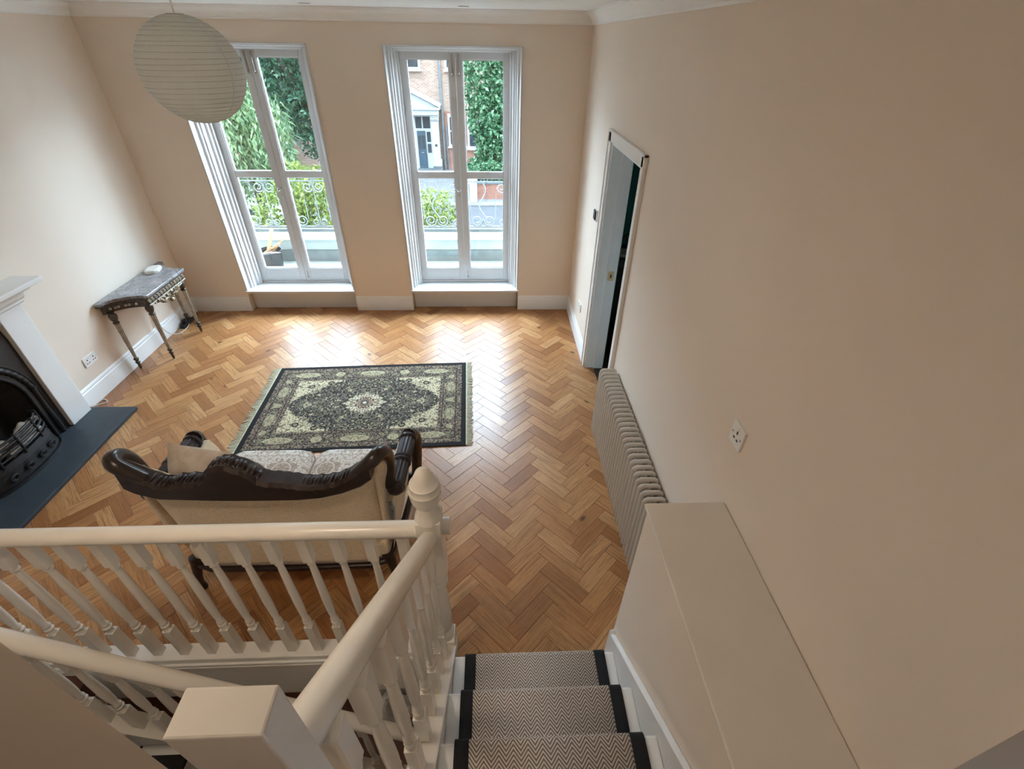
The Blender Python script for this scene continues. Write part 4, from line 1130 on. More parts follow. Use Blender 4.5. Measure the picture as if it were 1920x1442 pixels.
# ------------------------------------------------------------------ console table
CT = thing('console_table', 'ornate silver gilt console table with grey marble top', 'table', loc=(XL + 0.012, 4.38, 0))
def top_outline(k=0.0):
    h = [(0.0, 0.505 + k), (0.05 + k, 0.505 + k), (0.065 + k, 0.485 + k), (0.062 + k, 0.462 + k * 0.5)]
    n = 12   # concave quarter sweep from the rear ear to the front corner
    for i in range(1, n + 1):
        a = i / n; h.append((0.07 + k + 0.255 * (1 - math.cos(a * PI / 2)) ** 0.9, 0.455 + k * 0.5 - 0.135 * math.sin(a * PI / 2) ** 1.2 + 0.0))
    h += [(0.345 + k, 0.335 + k), (0.362 + k, 0.318 + k), (0.362 + k, 0.0)]
    return h
def sym(h): return [(x, y) for x, y in h] + [(x, -y) for x, y in h[::-1][1:]]
o = MB().prism(sym(top_outline())[::-1], 0.694, 0.722, 'z').build('marble_top', M['marble'], CT, bevel=0.006, seg=3)
MB().prism(sym(top_outline(-0.010))[::-1], 0.678, 0.695, 'z').build('top_moulding', M['darkgilt'], CT, bevel=0.004)
hh_ = [p for p in top_outline(-0.030) if p[0] > 0.02]
ap_path = [(x, y, 0.640) for x, y in hh_ if not (x > 0.325 and y < 0.28)]
for s in (-1, 1):
    MB().sweep([(x, s * y, z) for x, y, z in ap_path], rrect(0.016, 0.072, 0.004), ).build('side_apron', M['darkgilt'], CT, smooth=40)
    lo = MB()
    for i in range(6):
        t = 0.30 + 0.09 * i; j = int(t * (len(ap_path) - 1)); p = Vector(ap_path[j]); qv = Vector(ap_path[j + 1]); d = (qv - p).normalized(); nrm = Vector((d.y, -d.x, 0))
        if nrm.x < 0 and False: nrm = -nrm
        c = p + nrm * -0.011
        lo.ball((c.x, s * c.y, 0.640), 0.013, 0.013, 0.013, 8, 6)
    lo.build('gilt_lozenges', M['palegilt'], CT, smooth=60)
B(0.318, 0.330, -0.30, 0.30, 0.612, 0.680).build('front_apron', M['darkgilt'], CT)
sc_ = MB()
for i in range(13):
    y = -0.285 + 0.0475 * i
    sc_.tube([(0.338 + 0.004 * math.sin(a / 8 * PI), y + 0.020 * math.cos(a / 8 * PI * 1.35 + 0.6), 0.648 + 0.024 * math.sin(a / 8 * PI * 1.35 - 0.4)) for a in range(9)], 0.0065, 6)
sc_.tube([(0.340, -0.305, 0.617), (0.340, 0.305, 0.617)], 0.007, 6); sc_.tube([(0.340, -0.305, 0.676), (0.340, 0.305, 0.676)], 0.006, 6)
sc_.build('carved_scrolls', M['palegilt'], CT, smooth=60)
sw = MB(); random.seed(9)
for i in range(46):
    y = random.uniform(-0.20, 0.20); dz = 0.085 * (1 - (abs(y) / 0.21) ** 1.3)
    z = 0.612 - random.random() * dz
    r = random.uniform(0.010, 0.019); sw.ball((0.334 + random.uniform(0, 0.012), y, z), r, r, r, 7, 5)
for s in (-1, 1):
    sw.tube(catmull([(0.336, 0, 0.545), (0.345, s * 0.06, 0.575), (0.338, s * 0.12, 0.560), (0.340, s * 0.17, 0.590), (0.336, s * 0.23, 0.600)], 5), 0.008, 6)
sw.ball((0.345, 0, 0.532), 0.022, 0.026, 0.022, 10, 8)
sw.build('carved_swag', M['gilt'], CT, smooth=60)
for (x, y) in ((0.065, -0.44), (0.065, 0.475), (0.290, -0.268), (0.300, 0.275)):
    fl = MB(); nfl = 24; vs = []; fs2 = []
    prof = [(0.0135, 0.125), (0.016, 0.20), (0.020, 0.36), (0.0235, 0.50)]
    for r, h in prof:
        for k in range(nfl):
            a = 2 * PI * k / nfl; rr = r * (1.0 if k % 3 else 0.78); vs.append((x + rr * math.cos(a), y + rr * math.sin(a), h))
    for i in range(len(prof) - 1):
        for k in range(nfl):
            a, b = i * nfl + k, i * nfl + (k + 1) % nfl; fs2.append((a, b, b + nfl, a + nfl))
    leg = fl.add(vs, fs2).build('leg', M['palegilt'], CT, smooth=25)
    gv = MB()
    for k in range(0, nfl, 3):
        a = 2 * PI * k / nfl; gv.tube([(x + r * 0.80 * math.cos(a), y + r * 0.80 * math.sin(a), h) for r, h in prof], 0.0026, 5)
    gv.build('dark_flutes', M['darkgilt'], leg)
    MB().lathe([(0.016, 0.497), (0.027, 0.505), (0.027, 0.513), (0.018, 0.522), (0.030, 0.545), (0.036, 0.570), (0.032, 0.592), (0.022, 0.602), (0.026, 0.612)], (x, y, 0), 14).build('leaf_capital', M['darkgilt'], leg, smooth=40)
    MB().lathe([(0.005, 0.0), (0.011, 0.010), (0.014, 0.040), (0.011, 0.056), (0.019, 0.066), (0.021, 0.080), (0.012, 0.092), (0.022, 0.104), (0.023, 0.116), (0.014, 0.127)], (x, y, 0), 14).build('turned_foot', M['darkgilt'], leg, smooth=40)
# router on the table
ro = thing('wifi_router', 'small white eight sided plastic box on the marble table', 'router', loc=(-3.435, 4.625, 0.722), rz=math.radians(14))
pr = [(0.085, 0.035), (0.060, 0.062), (-0.060, 0.062), (-0.085, 0.035), (-0.085, -0.035), (-0.060, -0.062), (0.060, -0.062), (0.085, -0.035)]
MB().prism([(y, x) for x, y in pr][::-1], 0.0, 0.034, 'z').build('router_shell', M['plastic'], ro, bevel=0.008, seg=3)
MB().prism([(y * 0.8, x * 0.8) for x, y in pr][::-1], 0.034, 0.037, 'z').build('router_lid', M['plastic'], ro, bevel=0.002)
wc = MB().tube(catmull([(-3.52, 4.62, 0.722), (-3.54, 4.60, 0.60), (-3.535, 4.50, 0.42), (-3.52, 4.46, 0.25), (-3.50, 4.50, 0.09), (-3.46, 4.60, 0.012), (-3.44, 4.72, 0.008), (-3.46, 4.82, 0.010)], 6), 0.0035, 6)
tag(wc.build('white_cable', M['plastic'], smooth=60), 'thin white cable hanging behind the console table', 'cable')
ex = thing('extension_lead', 'black extension lead on the floor behind the console table', 'extension lead', loc=(-3.485, 4.83, 0))
B(-0.025, 0.025, -0.11, 0.11, 0, 0.035).build('socket_bar', M['black'], ex, bevel=0.006); B(-0.02, 0.02, -0.05, 0.0, 0.035, 0.075).build('plug', M['black'], ex, bevel=0.005)

# ------------------------------------------------------------------ paper lantern
PL = thing('paper_lantern', 'round white paper lantern hanging from the ceiling', 'lamp', loc=(-1.35, 2.60, 2.52))
R = 0.2125; NR = 27
def lant(u, v):
    t = 0.16 + (PI - 0.32) * v; s = 1 - 0.008 * (0.5 - 0.5 * math.cos(2 * PI * v * NR))
    a = 2 * PI * u
    return (R * s * math.sin(t) * math.cos(a), R * s * math.sin(t) * math.sin(a), -R * 0.97 * math.cos(t))
MB().grid(lant, 64, NR * 4).build('paper_shade', M['paper'], PL, smooth=180)
random.seed(2)
for k in range(1, NR):
    t = 0.16 + (PI - 0.32) * (k / NR + random.uniform(-0.004, 0.004)); rr = R * 1.0006 * math.sin(t); tl = random.uniform(-0.012, 0.012); ph = random.uniform(0, 6)
    MB().tube([(rr * math.cos(a), rr * math.sin(a), -R * 0.97 * math.cos(t) + tl * rr * math.cos(a + ph)) for a in [2 * PI * i / 48 for i in range(48)]], 0.00105, 4, closed=True).build('rib', M['ribwire'], PL)
for a in (-1.15, -0.35, 0.9, 2.3, 3.7):
    MB().tube([(R * 1.0008 * math.sin(t) * math.cos(a), R * 1.0008 * math.sin(t) * math.sin(a), -R * 0.97 * math.cos(t)) for t in [0.16 + (PI - 0.32) * i / 24 for i in range(25)]], 0.0014, 4).build('seam', M['paper'], PL)
MB().tube([(0.034 * math.cos(a), 0.034 * math.sin(a), R * 0.958) for a in [2 * PI * i / 24 for i in range(24)]], 0.002, 6, closed=True).build('wire_ring', M['steel'], PL)
cd = MB(); cd.tube([(0, 0, 0.10), (0, 0, ZC - 2.52 - 0.02)], 0.0035, 8); cd.lathe([(0.019, 0.02), (0.019, 0.09), (0.008, 0.10)], (0, 0, 0.0), 12); cd.build('flex_cord', M['plastic'], PL, smooth=40)
MB().lathe([(0.0, 0.0), (0.05, 0.0), (0.05, -0.012), (0.03, -0.026), (0.0, -0.028)][::-1], (0, 0, ZC - 2.52), 20).build('ceiling_rose', M['plastic'], PL, smooth=40)
MB().ball((0, 0, -0.005), 0.03, u=12, v=8).build('light_bulb', M['plastic'], PL, smooth=180)

# ------------------------------------------------------------------ column radiator
RD = thing('column_radiator', 'long taupe column radiator against the right wall', 'radiator')
def sec_mesh():
    m = MB(); x0, x1, z0, z1, r = 0.788, 0.886, 0.135, 0.708, 0.018
    pts = []
    for cx, cz, a in ((x1 - r, z1 - r, 0), (x0 + r, z1 - r, 90), (x0 + r, z0 + r, 180), (x1 - r, z0 + r, 270)):
        for k in range(5):
            t = math.radians(a + 90 * k / 4); pts.append((cx + r * math.cos(t), 0, cz + r * math.sin(t)))
    m.sweep(pts, [(0.0165 * math.cos(a), 0.0118 * math.sin(a)) for a in [2 * PI * i / 10 for i in range(10)]], up=(0, 1, 0), closed=True)
    m.tube([((x0 + x1) / 2, 0, z0), ((x0 + x1) / 2, 0, z1)], 0.0135, 10)
    return m
first = None; NSEC = 31; PIT = 0.0462; YS = 2.80
for k in range(NSEC):
    if first is None: first = sec_mesh().build('radiator_column', M['rad'], RD, smooth=50); o = first
    else: o = first.copy(); COL.objects.link(o); o.parent = RD
    o.location = (0, YS - k * PIT, 0)
yE = YS - (NSEC - 1) * PIT
for z in (0.175, 0.668):
    MB().tube([(0.837, YS + 0.02, z), (0.837, yE - 0.02, z)], 0.0175, 10).build('header_pipe', M['rad'], RD, smooth=50)
for y in (YS - 0.25, (YS + yE) / 2, yE + 0.25):
    B(0.86, XR, y - 0.012, y + 0.012, 0.55, 0.58).build('wall_bracket', M['rad'], RD); B(0.83, 0.845, y - 0.012, y + 0.012, 0.0, 0.16).build('radiator_foot', M['rad'], RD)
vv = MB(); vv.tube([(0.837, YS + 0.02, 0.175), (0.837, YS + 0.075, 0.175), (0.837, YS + 0.075, 0.0)], 0.009, 8); vv.lathe([(0.016, 0.05), (0.018, 0.10), (0.012, 0.115)], (0.837, YS + 0.075, 0.13), 12); vv.build('valve', M['steel'], RD, smooth=40)

# ------------------------------------------------------------------ sockets, switches, downlights
def wall_plate(name, label, cat, loc, rot, w, h, detail):
    t = thing(name, label, cat, loc=loc); t.rotation_euler = rot
    MB().prism(rrect(w, h, 0.006)[::-1], -0.009, 0.0, 'y').build('face_plate', M['plastic'], t, bevel=0.002)
    for (x, z, a, b, mk) in detail:
        B(x - a, x + a, -0.0115 if mk == 'plastic' else -0.0100, -0.0088, z - b, z + b).build({'plastic': 'rocker', 'black': 'slot', 'steel': 'screw'}[mk], M[mk], t)
    return t
def pins(cx): return [(cx, 0.012, 0.004, 0.007, 'black'), (cx - 0.012, -0.016, 0.006, 0.0035, 'black'), (cx + 0.012, -0.016, 0.006, 0.0035, 'black')]
RLEFT = (0, 0, PI / 2); RRIGHT = (0, 0, -PI / 2)
wall_plate('double_socket', 'white double socket between the fireplace and console table', 'socket', (XL, 3.575, 0.345), RLEFT, 0.150, 0.088, pins(-0.036) + pins(0.036) + [(-0.012, 0.028, 0.005, 0.008, 'plastic'), (0.012, 0.028, 0.005, 0.008, 'plastic'), (-0.062, 0, 0.003, 0.003, 'steel'), (0.062, 0, 0.003, 0.003, 'steel')])
wall_plate('single_socket', 'single white socket on the right wall above the radiator end', 'socket', (XR, 1.265, 1.470), RRIGHT, 0.088, 0.095, pins(0.0) + [(0.0, 0.030, 0.005, 0.006, 'plastic'), (-0.030, 0, 0.004, 0.004, 'steel'), (0.030, 0, 0.004, 0.004, 'steel')])
wall_plate('low_socket', 'white socket low on the wall left of the doorway', 'socket', (XR, 4.45, 0.40), RRIGHT, 0.150, 0.090, pins(-0.036) + pins(0.036))
th = thing('thermostat', 'dark faced thermostat on the wall left of the doorway', 'thermostat', loc=(XR, 4.16, 1.43)); th.rotation_euler = RRIGHT
MB().prism(rrect(0.10, 0.10, 0.008)[::-1], -0.012, 0.0, 'y').build('back_plate', M['plastic'], th, bevel=0.002)
MB().prism(rrect(0.074, 0.080, 0.008)[::-1], -0.024, -0.012, 'y').build('dial', M['black'], th, bevel=0.004)
for x, y, lb in ((-1.44, 4.72, 'recessed ceiling downlight above the left window'), (-0.21, 4.74, 'recessed ceiling downlight above the right window')):
    t = thing('downlight', lb, 'downlight', 'recessed downlights in the ceiling', loc=(x, y, ZC))
    MB().lathe([(0.030, -0.001), (0.034, -0.004), (0.043, -0.004), (0.045, -0.0005)], (0, 0, 0), 24).build('bezel', M['steel'], t, smooth=40)
    MB().lathe([(0.0005, -0.0022), (0.031, -0.0022), (0.031, -0.0006), (0.0005, -0.0006)], (0, 0, 0), 24).build('lamp_lens', M['plastic'], t)

# ------------------------------------------------------------------ furniture glimpsed in the green room
cb = thing('dark_sideboard', 'dark wooden sideboard glimpsed through the doorway', 'sideboard', loc=(1.62, 4.86, 0))
B(-0.42, 0.42, -0.20, 0.20, 0.10, 0.80).build('carcass', M['darkwood'], cb, bevel=0.006); B(-0.44, 0.44, -0.22, 0.22, 0.80, 0.835).build('top_board', M['darkwood'], cb, bevel=0.006)
for s in (-1, 1):
    d_ = B(s * 0.21 - 0.19, s * 0.21 + 0.19, -0.215, -0.20, 0.14, 0.76).build('door', M['darkwood'], cb, bevel=0.004); MB().ball((s * 0.05, -0.225, 0.45), 0.014).build('knob', M['brass'], d_, smooth=60)
    for yy in (-0.16, 0.16): B(s * 0.37 - 0.025, s * 0.37 + 0.025, yy - 0.025, yy + 0.025, 0, 0.10).build('leg', M['darkwood'], cb)
cl = thing('scroll_candelabrum', 'black scrolled iron ornament on the dark sideboard', 'ornament', loc=(1.50, 4.84, 0.835))
sp_ = MB(); sp_.lathe([(0.05, 0), (0.05, 0.012), (0.01, 0.03), (0.008, 0.22)], (0, 0, 0), 12)
for s in (-1, 1):
    sp_.tube([(s * (0.02 + 0.075 * (1 - math.cos(a))), 0, 0.14 + 0.06 * math.sin(a * 1.4)) for a in [i / 14 * PI for i in range(15)]], 0.008, 6)
    sp_.tube([(s * (0.10 + (0.05 - 0.006 * i / 2) * math.cos(i * 0.5)), 0, 0.10 + (0.05 - 0.003 * i) * math.sin(i * 0.5)) for i in range(14)], 0.007, 6)
sp_.build('iron_scrolls', M['iron'], cl, smooth=60)
bw = MB().lathe([(0.03, 0.0), (0.05, 0.01), (0.09, 0.05), (0.095, 0.055), (0.085, 0.05), (0.03, 0.012)], (0, 0, 0), 20)
tag(bw.build('white_bowl', M['plastic'], smooth=60, loc=(1.36, 4.72, 0.835)), 'white bowl on the dark sideboard in the green room', 'bowl')

# ------------------------------------------------------------------ outside: balcony
bc = thing('stone_balcony', 'pale painted stone balcony with a low parapet outside the windows', 'balcony')
B(-5.2, 2.6, 5.58, 6.22, -0.05, 0.205).build('balcony_slab', M['stone'], bc)
B(-5.2, 2.6, 6.20, 6.56, -0.05, 0.355).build('parapet_base', M['stonegrey'], bc)
B(-5.2, 2.6, 6.215, 6.56, 0.355, 0.485).build('parapet_wall', M['stone'], bc, bevel=0.008)
B(-5.2, 2.6, 6.19, 6.60, 0.485, 0.512).build('parapet_coping', M['stone'], bc, bevel=0.01)
B(-5.2, 2.6, 6.48, 6.54, 0.512, 0.545).build('railing_kerb', M['stonegrey'], bc)
rg = thing('iron_railing', 'grey wrought iron railing with scrolls along the balcony', 'railing')
RY, RZ0, RZ1 = 6.51, 0.575, 1.205
for z, r in ((RZ1, 0.014), (RZ1 - 0.045, 0.010), (RZ0, 0.013)):
    MB().tube([(-5.1, RY, z), (2.5, RY, z)], r, 6).build('rail_bar', M['railing'], rg, smooth=60)
def spiral(cx, cz, r0, turns, sgn, start, n=30):
    return [(cx + sgn * r0 * (1 - 0.72 * i / n) * math.cos(start + turns * 2 * PI * i / n), RY, cz + r0 * (1 - 0.72 * i / n) * math.sin(start + turns * 2 * PI * i / n)) for i in range(n + 1)]
def wavy(cx):
    return [(cx + 0.055 * math.sin(i / 26 * 2.3 * PI) * (0.6 + 0.4 * i / 26), RY, RZ1 - 0.045 - (RZ1 - RZ0 - 0.16) * i / 26) for i in range(27)]
cx = -0.13
while cx > -5.0:
    MB().tube(wavy(cx), 0.0085, 6).build('wavy_bar', M['railing'], rg, smooth=60)
    for s in (-1, 1):
        MB().tube(spiral(cx + s * 0.082, RZ0 + 0.082, 0.078, 1.7, s, PI * 0.95), 0.008, 6).build('lower_scroll', M['railing'], rg, smooth=60)
        MB().tube(spiral(cx + s * 0.245, RZ1 - 0.125, 0.072, 1.6, -s, PI * 0.6), 0.007, 6).build('upper_scroll', M['railing'], rg, smooth=60)
        MB().tube(spiral(cx + s * 0.265, RZ0 + 0.06, 0.050, 1.4, -s, PI * 0.9), 0.008, 6).build('small_scroll', M['railing'], rg, smooth=60)
        MB().tube([(cx + s * 0.165, RY, RZ0 + 0.10), (cx + s * 0.170, RY, RZ0 + 0.30), (cx + s * 0.176, RY, RZ0 + 0.44)], 0.006, 6, scales=[1, 1, 0.3]).build('spear_bar', M['railing'], rg, smooth=60)
    MB().tube([(cx + 0.315, RY, RZ0), (cx + 0.315, RY, RZ1)], 0.007, 6).build('upright', M['railing'], rg)
    cx -= 0.63
bu = thing('black_bucket', 'black builder bucket full of scraps on the balcony', 'bucket', loc=(-2.86, 5.93, 0.206))
MB().lathe([(0.115, 0.0), (0.120, 0.004), (0.150, 0.235), (0.158, 0.238), (0.158, 0.252), (0.148, 0.252), (0.112, 0.012)], (0, 0, 0), 24).build('bucket_shell', M['black'], bu, smooth=40)
MB().tube([(0.155 * math.cos(a), 0.155 * math.sin(a) * 0.9 - 0.02, 0.225 - 0.05 * math.sin(a)) for a in [PI * i / 16 + PI for i in range(17)]], 0.004, 6).build('wire_handle', M['steel'], bu, smooth=60)
MB().ball((0, 0, 0.17), 0.135, 0.135, 0.055, 14, 8).build('rubble_fill', M['soil'], bu, smooth=60)
for k, (a, b, lb) in enumerate((((-2.87, 5.91, 0.42), (-2.77, 5.97, 0.71), 'tallest wooden offcut standing in the black bucket'), ((-2.92, 5.94, 0.42), (-2.70, 5.91, 0.55), 'long wooden offcut leaning out of the black bucket'), ((-2.84, 5.98, 0.42), (-2.66, 6.01, 0.59), 'thin wooden offcut at the back of the bucket'))):
    tag(MB().sweep([a, b], rrect(0.04 if k == 0 else 0.025, 0.022, 0.002), up=(0, 1, 0)).build('timber_offcut', M['stick']), lb, 'wood', 'offcuts in the bucket')
tag(MB().sweep([(-3.00, 5.72, 0.222), (-2.78, 5.75, 0.222)], rrect(0.05, 0.025, 0.003)).build('timber_batten', M['stick']), 'short wooden batten lying in front of the bucket', 'wood')

# ------------------------------------------------------------------ outside: street and garden
GZ = -4.0
tag(B(-40, 30, 5.6, 18.5, GZ - 0.2, GZ).build('ground_garden', M['soil']), 'front garden soil below the balcony', kind='structure')
tag(B(-60, 50, 18.5, 24.0, GZ - 0.2, GZ - 0.02).build('ground_road', M['asphalt']), 'grey asphalt road', kind='structure')
tag(B(-60, 50, 24.0, 60.0, GZ - 0.2, GZ + 0.06).build('ground_pavement', M['paving']), 'pale pavement and forecourt across the road', kind='structure')

H1 = thing('brick_house', 'brick house with white pedimented porch across the road', 'house')
FY = 32.0
fz0 = GZ + 0.06
B(-12.2, 14.0, FY, FY + 7, fz0, 9.0).build('brick_wall', M['brick'], H1)
B(-2.78, -0.9, FY - 0.06, FY, fz0, -0.75).build('red_brick_bay', M['redbrick'], H1)
# porch
PXR, PXL = -3.10, -7.10; PM = (PXL + PXR) / 2
B(PXL, PXR, FY - 0.75, FY, -0.90, -0.60).build('entablature', M['facwhite'], H1, bevel=0.02)
B(PXL - 0.12, PXR + 0.12, FY - 0.87, FY, -0.62, -0.50).build('cornice', M['facwhite'], H1, bevel=0.02)
MB().prism([(PXL, -0.50), (PXR, -0.50), (PM, 0.45)], FY - 0.72, FY, 'y').build('pediment', M['facwhite'], H1)
for s in (-1, 1):
    e = PXR + 0.15 if s > 0 else PXL - 0.15
    MB().sweep([(e, FY - 0.45, -0.44), (PM, FY - 0.45, 0.56)], rrect(0.9, 0.14, 0.02), up=(0, 0, 1)).build('raking_cornice', M['facwhite'], H1)
    x = PXR - 0.25 if s > 0 else PXL + 0.25
    B(x - 0.20, x + 0.20, FY - 0.60, FY - 0.2, fz0 + 0.55, -1.30).build('pilaster', M['facwhite'], H1)
    B(x - 0.26, x + 0.26, FY - 0.66, FY - 0.14, fz0 + 0.30, fz0 + 0.62).build('pilaster_base', M['facwhite'], H1)
    B(x - 0.27, x + 0.27, FY - 0.66, FY - 0.14, fz0, fz0 + 0.30).build('pilaster_plinth', M['stonegrey'], H1)
    cp_ = MB()
    for k in range(4): cp_.box(x - 0.21 - 0.012 * k, x + 0.21 + 0.012 * k, FY - 0.61 - 0.012 * k, FY - 0.2, -1.30 + 0.10 * k, -1.22 + 0.10 * k)
    for k in range(4): cp_.ball((x - 0.18 + 0.12 * k, FY - 0.64, -1.10), 0.06, u=8, v=6)
    cp_.build('capital', M['facwhite'], H1, smooth=40)
B(-3.42, -3.28, FY - 0.62, FY - 0.60, -2.55, -2.42).build('name_plate', M['winglass'], H1)
B(-4.62, -3.58, FY - 0.30, FY - 0.02, fz0 + 0.10, -0.90).build('door_surround', M['facwhite'], H1)
fd = B(-4.48, -3.98, FY - 0.36, FY - 0.30, fz0 + 0.12, -1.75).build('front_door', M['doorblue'], H1, bevel=0.01)
for x0 in (-4.44, -4.22):
    B(x0, x0 + 0.19, FY - 0.365, FY - 0.355, -2.75, -2.00).build('door_glass', M['winglass'], fd); B(x0, x0 + 0.19, FY - 0.37, FY - 0.355, fz0 + 0.3, -3.05).build('door_panel', M['doorblue'], fd, bevel=0.01)
B(-4.30, -4.14, FY - 0.375, FY - 0.36, -2.95, -2.90).build('letter_plate', M['steel'], fd)
fl_ = MB()
for x0, x1 in ((-4.52, -4.16), (-4.08, -3.66)):
    B(x0, x1, FY - 0.32, FY - 0.30, -1.62, -1.02).build('fanlight_pane', M['winglass'], H1)
for z0, z1 in ((-2.35, -1.80), (-2.95, -2.45)):
    B(-3.90, -3.68, FY - 0.32, FY - 0.30, z0, z1).build('sidelight_pane', M['winglass'], H1)
B(-4.75, -3.05, FY - 1.0, FY, fz0, fz0 + 0.12).build('door_step', M['stonegrey'], H1)
MB().tube([(-2.93, FY - 0.12, 9.0), (-2.93, FY - 0.12, fz0)], 0.075, 8).build('downpipe', M['railing'], H1, smooth=60)
MB().tube([(-2.72, FY - 0.10, -1.5), (-2.72, FY - 0.10, fz0)], 0.05, 8).build('downpipe', M['railing'], H1, smooth=60)
def sash(x0, x1, z0, z1):
    f_ = B(x0 - 0.13, x1 + 0.13, FY - 0.10, FY - 0.05, z0 - 0.12, z1 + 0.18).build('sash_window', M['facwhite'], H1, bevel=0.01)
    zm = (z0 + z1) / 2
    for a, b in ((z0, zm - 0.04), (zm + 0.04, z1)): B(x0, x1, FY - 0.115, FY - 0.095, a, b).build('pane', M['winglass'], f_)
    B(x0 - 0.2, x1 + 0.2, FY - 0.22, FY - 0.05, z0 - 0.20, z0 - 0.12).build('window_sill', M['facwhite'], f_)
sash(-2.50, -1.70, -2.50, -1.05); sash(-7.0, -6.2, 1.4, 3.4); sash(-4.9, -4.1, 1.4, 3.4); sash(-2.5, -1.7, 1.4, 3.4); sash(0.9, 1.8, -2.5, -1.0); sash(0.9, 1.8, 1.4, 3.4)
sash(-1.35, -0.75, -2.6, -1.2)
H2 = thing('brown_house', 'plain brown brick house behind the parked car', 'house')
B(-24.0, -12.6, 29.0, 31.9, fz0, 0.4).build('brick_wall', M['redbrick'], H2); MB().prism([(29.0 - 0.3, 0.4), (32.0, 0.4), (32.0, 2.4)], -24.2, -12.4, 'x').build('roof', M['asphalt'], H2)
gw = B(-1.9, 10, 25.1, 25.35, fz0, -3.20).build('garden_wall', M['redbrick']); tag(gw, 'low red brick garden wall across the road', 'wall')
B(-1.95, 10, 25.05, 25.40, -3.20, -3.13).build('coping', M['stonegrey'], gw)
bn = thing('white_cabinet', 'white street cabinet in front of the red brick wall', 'street cabinet', loc=(-1.15, 24.6, fz0))
B(-0.38, 0.38, -0.2, 0.2, 0.0, 1.0).build('cabinet_box', M['facwhite'], bn, bevel=0.02); B(-0.40, 0.40, -0.22, 0.22, 1.0, 1.06).build('cabinet_lid', M['facwhite'], bn, bevel=0.01); B(-0.02, 0.02, -0.21, -0.2, 0.1, 0.9).build('door_seam', M['stonegrey'], bn)
# parked car, mostly hidden by the shrubs
cr = thing('parked_car', 'silver blue parked car seen past the balcony railing', 'car', loc=(-10.6, 20.0, GZ - 0.02))
side = [(-2.1, 0.32), (-2.15, 0.62), (-1.95, 0.82), (-1.15, 0.93), (-0.55, 1.38), (0.15, 1.48), (1.05, 1.42), (1.75, 1.02), (2.1, 0.92), (2.15, 0.5), (2.05, 0.30)]
MB().prism([(x, z) for x, z in side], -0.82, 0.82, 'y').build('car_body', M['carpaint'], cr, bevel=0.09, seg=3)
MB().prism([(-1.02, 0.96), (-0.52, 1.33), (-0.46, 1.33), (-0.86, 0.96)], -0.70, 0.70, 'y').build('windscreen', M['winglass'], cr)
MB().prism([(-0.85, 0.96), (-0.42, 1.32), (0.15, 1.40), (0.95, 1.35), (1.45, 1.0)], -0.835, 0.835, 'y').build('side_glass', M['winglass'], cr)
for x in (-1.35, 1.35):
    for y in (-0.78, 0.78): MB().lathe([(0.02, -0.09), (0.30, -0.10), (0.32, -0.07), (0.32, 0.07), (0.30, 0.10), (0.02, 0.09)], (x, y, 0.32), 20, 'y').build('wheel', M['black'], cr, smooth=40)

# ------------------------------------------------------------------ outside: foliage
def leaf_cloud(blobs, n, size, seed, droop=0.0, narrow=1.0):
    rs = np.random.RandomState(seed)
    w = np.array([b[3] * b[4] * b[5] for b in blobs]) ** 0.67; w /= w.sum()
    idx = rs.choice(len(blobs), n, p=w); bl = np.array(blobs)[idx]
    d = rs.normal(size=(n, 3)); d /= np.linalg.norm(d, axis=1)[:, None]
    rad = 0.62 + 0.42 * rs.rand(n) ** 0.7
    lump = 1 + 0.13 * np.sin(d[:, 0] * 7 + idx) * np.sin(d[:, 2] * 6 + 2 * idx) + 0.08 * np.sin(d[:, 1] * 13 + d[:, 2] * 11)
    C = bl[:, :3] + d * bl[:, 3:6] * (rad * lump)[:, None]
    a = rs.normal(size=(n, 3)) + d * 0.3; a[:, 2] -= droop; a /= np.linalg.norm(a, axis=1)[:, None]
    t = rs.normal(size=(n, 3)); b = np.cross(a, t); b /= np.linalg.norm(b, axis=1)[:, None]
    s = size * (0.6 + 0.8 * rs.rand(n))[:, None]
    nr = np.cross(a, b)
    p0, p2 = C - a * s, C + a * s; p1, p3 = C + b * s * 0.55 * narrow + nr * s * 0.15, C - b * s * 0.55 * narrow + nr * s * 0.15
    V = np.stack([p0, p1, p2, p3], 1).reshape(-1, 3)
    F = np.arange(4 * n).reshape(n, 4)
    return V, F
def strand_cloud(c, rx, ry, top, bot, nstr, size, seed):
    rs = np.random.RandomState(seed); V = []
    for k in range(nstr):
        a = rs.rand() * 2 * PI; r = math.sqrt(rs.rand()); x = c[0] + rx * r * math.cos(a); y = c[1] + ry * r * math.sin(a)
        zt = top - (top - bot) * 0.30 * r * r - rs.rand() * 0.5; zb = bot + rs.rand() * 1.6
        L = int((zt - zb) / (size * 0.9))
        for i in range(max(L, 2)):
            z = zt - i * size * 0.9; sx = x + 0.10 * math.sin(i * 0.25 + k) + 0.02 * rs.randn(); sy = y + 0.08 * math.cos(i * 0.2 + k)
            an = rs.rand() * 2 * PI; wx, wy = math.cos(an) * size * 0.28, math.sin(an) * size * 0.28; ox, oy = rs.randn() * 0.05, rs.randn() * 0.05
            V += [(sx, sy, z), (sx + wx + ox, sy + wy + oy, z - size * 0.5), (sx + 2 * ox, sy + 2 * oy, z - size * 1.2), (sx - wx + ox, sy - wy + oy, z - size * 0.5)]
    V = np.array(V); return V, np.arange(len(V)).reshape(-1, 4)
def plant(name, label, cat, geo, mat, trunk, group=None):
    V, F = geo
    t = thing(name, label, cat, group)
    me = bpy.data.meshes.new('foliage'); me.from_pydata(V.tolist(), [], F.tolist()); me.materials.append(M[mat])
    o = bpy.data.objects.new('foliage', me); COL.objects.link(o); o.parent = t; o['kind'] = 'stuff'
    tr = MB()
    for pth, r in trunk: tr.tube(catmull(pth, 4), r, 8, scales=None)
    tr.build('trunk', M['bark'], t, smooth=60)
    return t
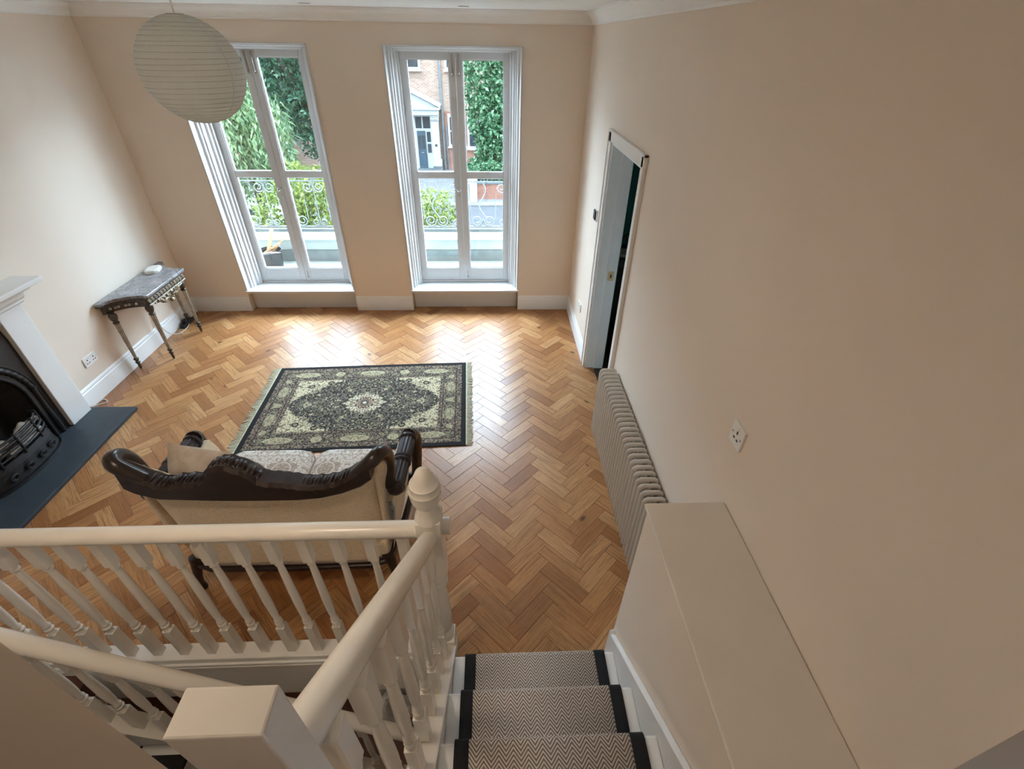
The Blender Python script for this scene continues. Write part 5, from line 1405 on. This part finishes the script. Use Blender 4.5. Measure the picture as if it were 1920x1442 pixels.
plant('ivy_tree', 'tall ivy covered tree filling the right pane', 'tree', leaf_cloud([(-0.30, 27.6, 1.6, 1.15, 0.9, 2.6), (-0.15, 27.4, -0.6, 1.0, 0.8, 1.6), (0.05, 27.3, -2.0, 0.95, 0.8, 1.5), (-0.6, 27.2, -2.9, 0.8, 0.7, 0.55), (0.9, 27.8, 1.0, 1.3, 1.0, 3.2)], 15000, 0.105, 1), 'leaf_ivy', [([(0.0, 27.6, -4), (0.05, 27.6, -1), (-0.1, 27.6, 3)], 0.16)])
plant('dark_evergreen', 'big dark evergreen tree seen through the left window', 'tree', leaf_cloud([(-6.0, 17.5, 2.4, 2.0, 1.5, 2.2), (-5.2, 17.0, 0.6, 1.3, 1.1, 1.2), (-7.4, 18.4, 2.9, 1.6, 1.4, 1.9), (-4.3, 17.8, 2.6, 1.5, 1.4, 2.4), (-5.9, 17.6, 4.4, 2.4, 1.6, 1.6)], 22000, 0.085, 2, droop=0.4), 'leaf_dark', [([(-5.4, 17.5, -4), (-5.5, 17.5, -1), (-5.7, 17.6, 3.5)], 0.22), ([(-5.5, 17.5, 0), (-6.3, 17.4, 2), (-7.3, 17.8, 3)], 0.09)])
plant('weeping_willow', 'pale weeping tree with hanging strands outside the left window', 'tree', strand_cloud((-6.9, 14.6), 1.35, 1.1, 2.3, -1.6, 330, 0.13, 3), 'leaf_willow', [([(-6.9, 14.6, -4), (-6.85, 14.6, -1), (-6.9, 14.6, 2.1)], 0.12)])
plant('lime_shrub', 'bright lime green shrub in front of the left window', 'shrub', leaf_cloud([(-4.35, 11.6, -0.15, 0.65, 0.6, 0.50), (-4.9, 11.2, -0.75, 0.6, 0.6, 0.65), (-4.0, 11.2, -0.65, 0.75, 0.6, 0.75), (-4.5, 11.3, -1.9, 1.3, 0.8, 1.3)], 9000, 0.05, 4), 'leaf_lime', [([(-4.4, 11.4, -4), (-4.4, 11.4, -2), (-4.4, 11.4, -0.4)], 0.04)], 'lime shrubs below the balcony')
plant('lime_shrub', 'round lime green shrub in front of the right window', 'shrub', leaf_cloud([(-1.40, 11.4, -0.62, 0.52, 0.5, 0.50), (-1.55, 11.2, -1.2, 0.6, 0.5, 0.7), (-1.45, 11.3, -2.4, 0.8, 0.6, 1.3)], 6500, 0.042, 5), 'leaf_lime', [([(-1.45, 11.4, -4), (-1.45, 11.4, -2), (-1.4, 11.4, -0.8)], 0.035)], 'lime shrubs below the balcony')
plant('hedge_bush', 'low dark green bush on the red garden wall', 'bush', leaf_cloud([(-0.9, 25.9, -2.85, 0.5, 0.4, 0.40), (-0.1, 25.9, -2.75, 0.6, 0.4, 0.45), (0.8, 25.9, -2.8, 0.7, 0.4, 0.5)], 3500, 0.07, 6), 'leaf_ivy', [([(0.0, 26.0, -4), (0.0, 26.0, -3)], 0.05)])
plant('street_tree', 'blue green tree beyond the roof of the porch', 'tree', leaf_cloud([(-7.4, 29.0, 3.2, 2.2, 1.2, 1.9), (-9.5, 28.0, 2.6, 2.4, 1.5, 2.6), (-11.0, 27.0, 1.0, 2.2, 1.5, 2.4)], 9000, 0.11, 7), 'leaf_dark', [([(-9.0, 28.5, -4), (-9.0, 28.5, -1), (-8.6, 28.6, 2.5)], 0.2)])
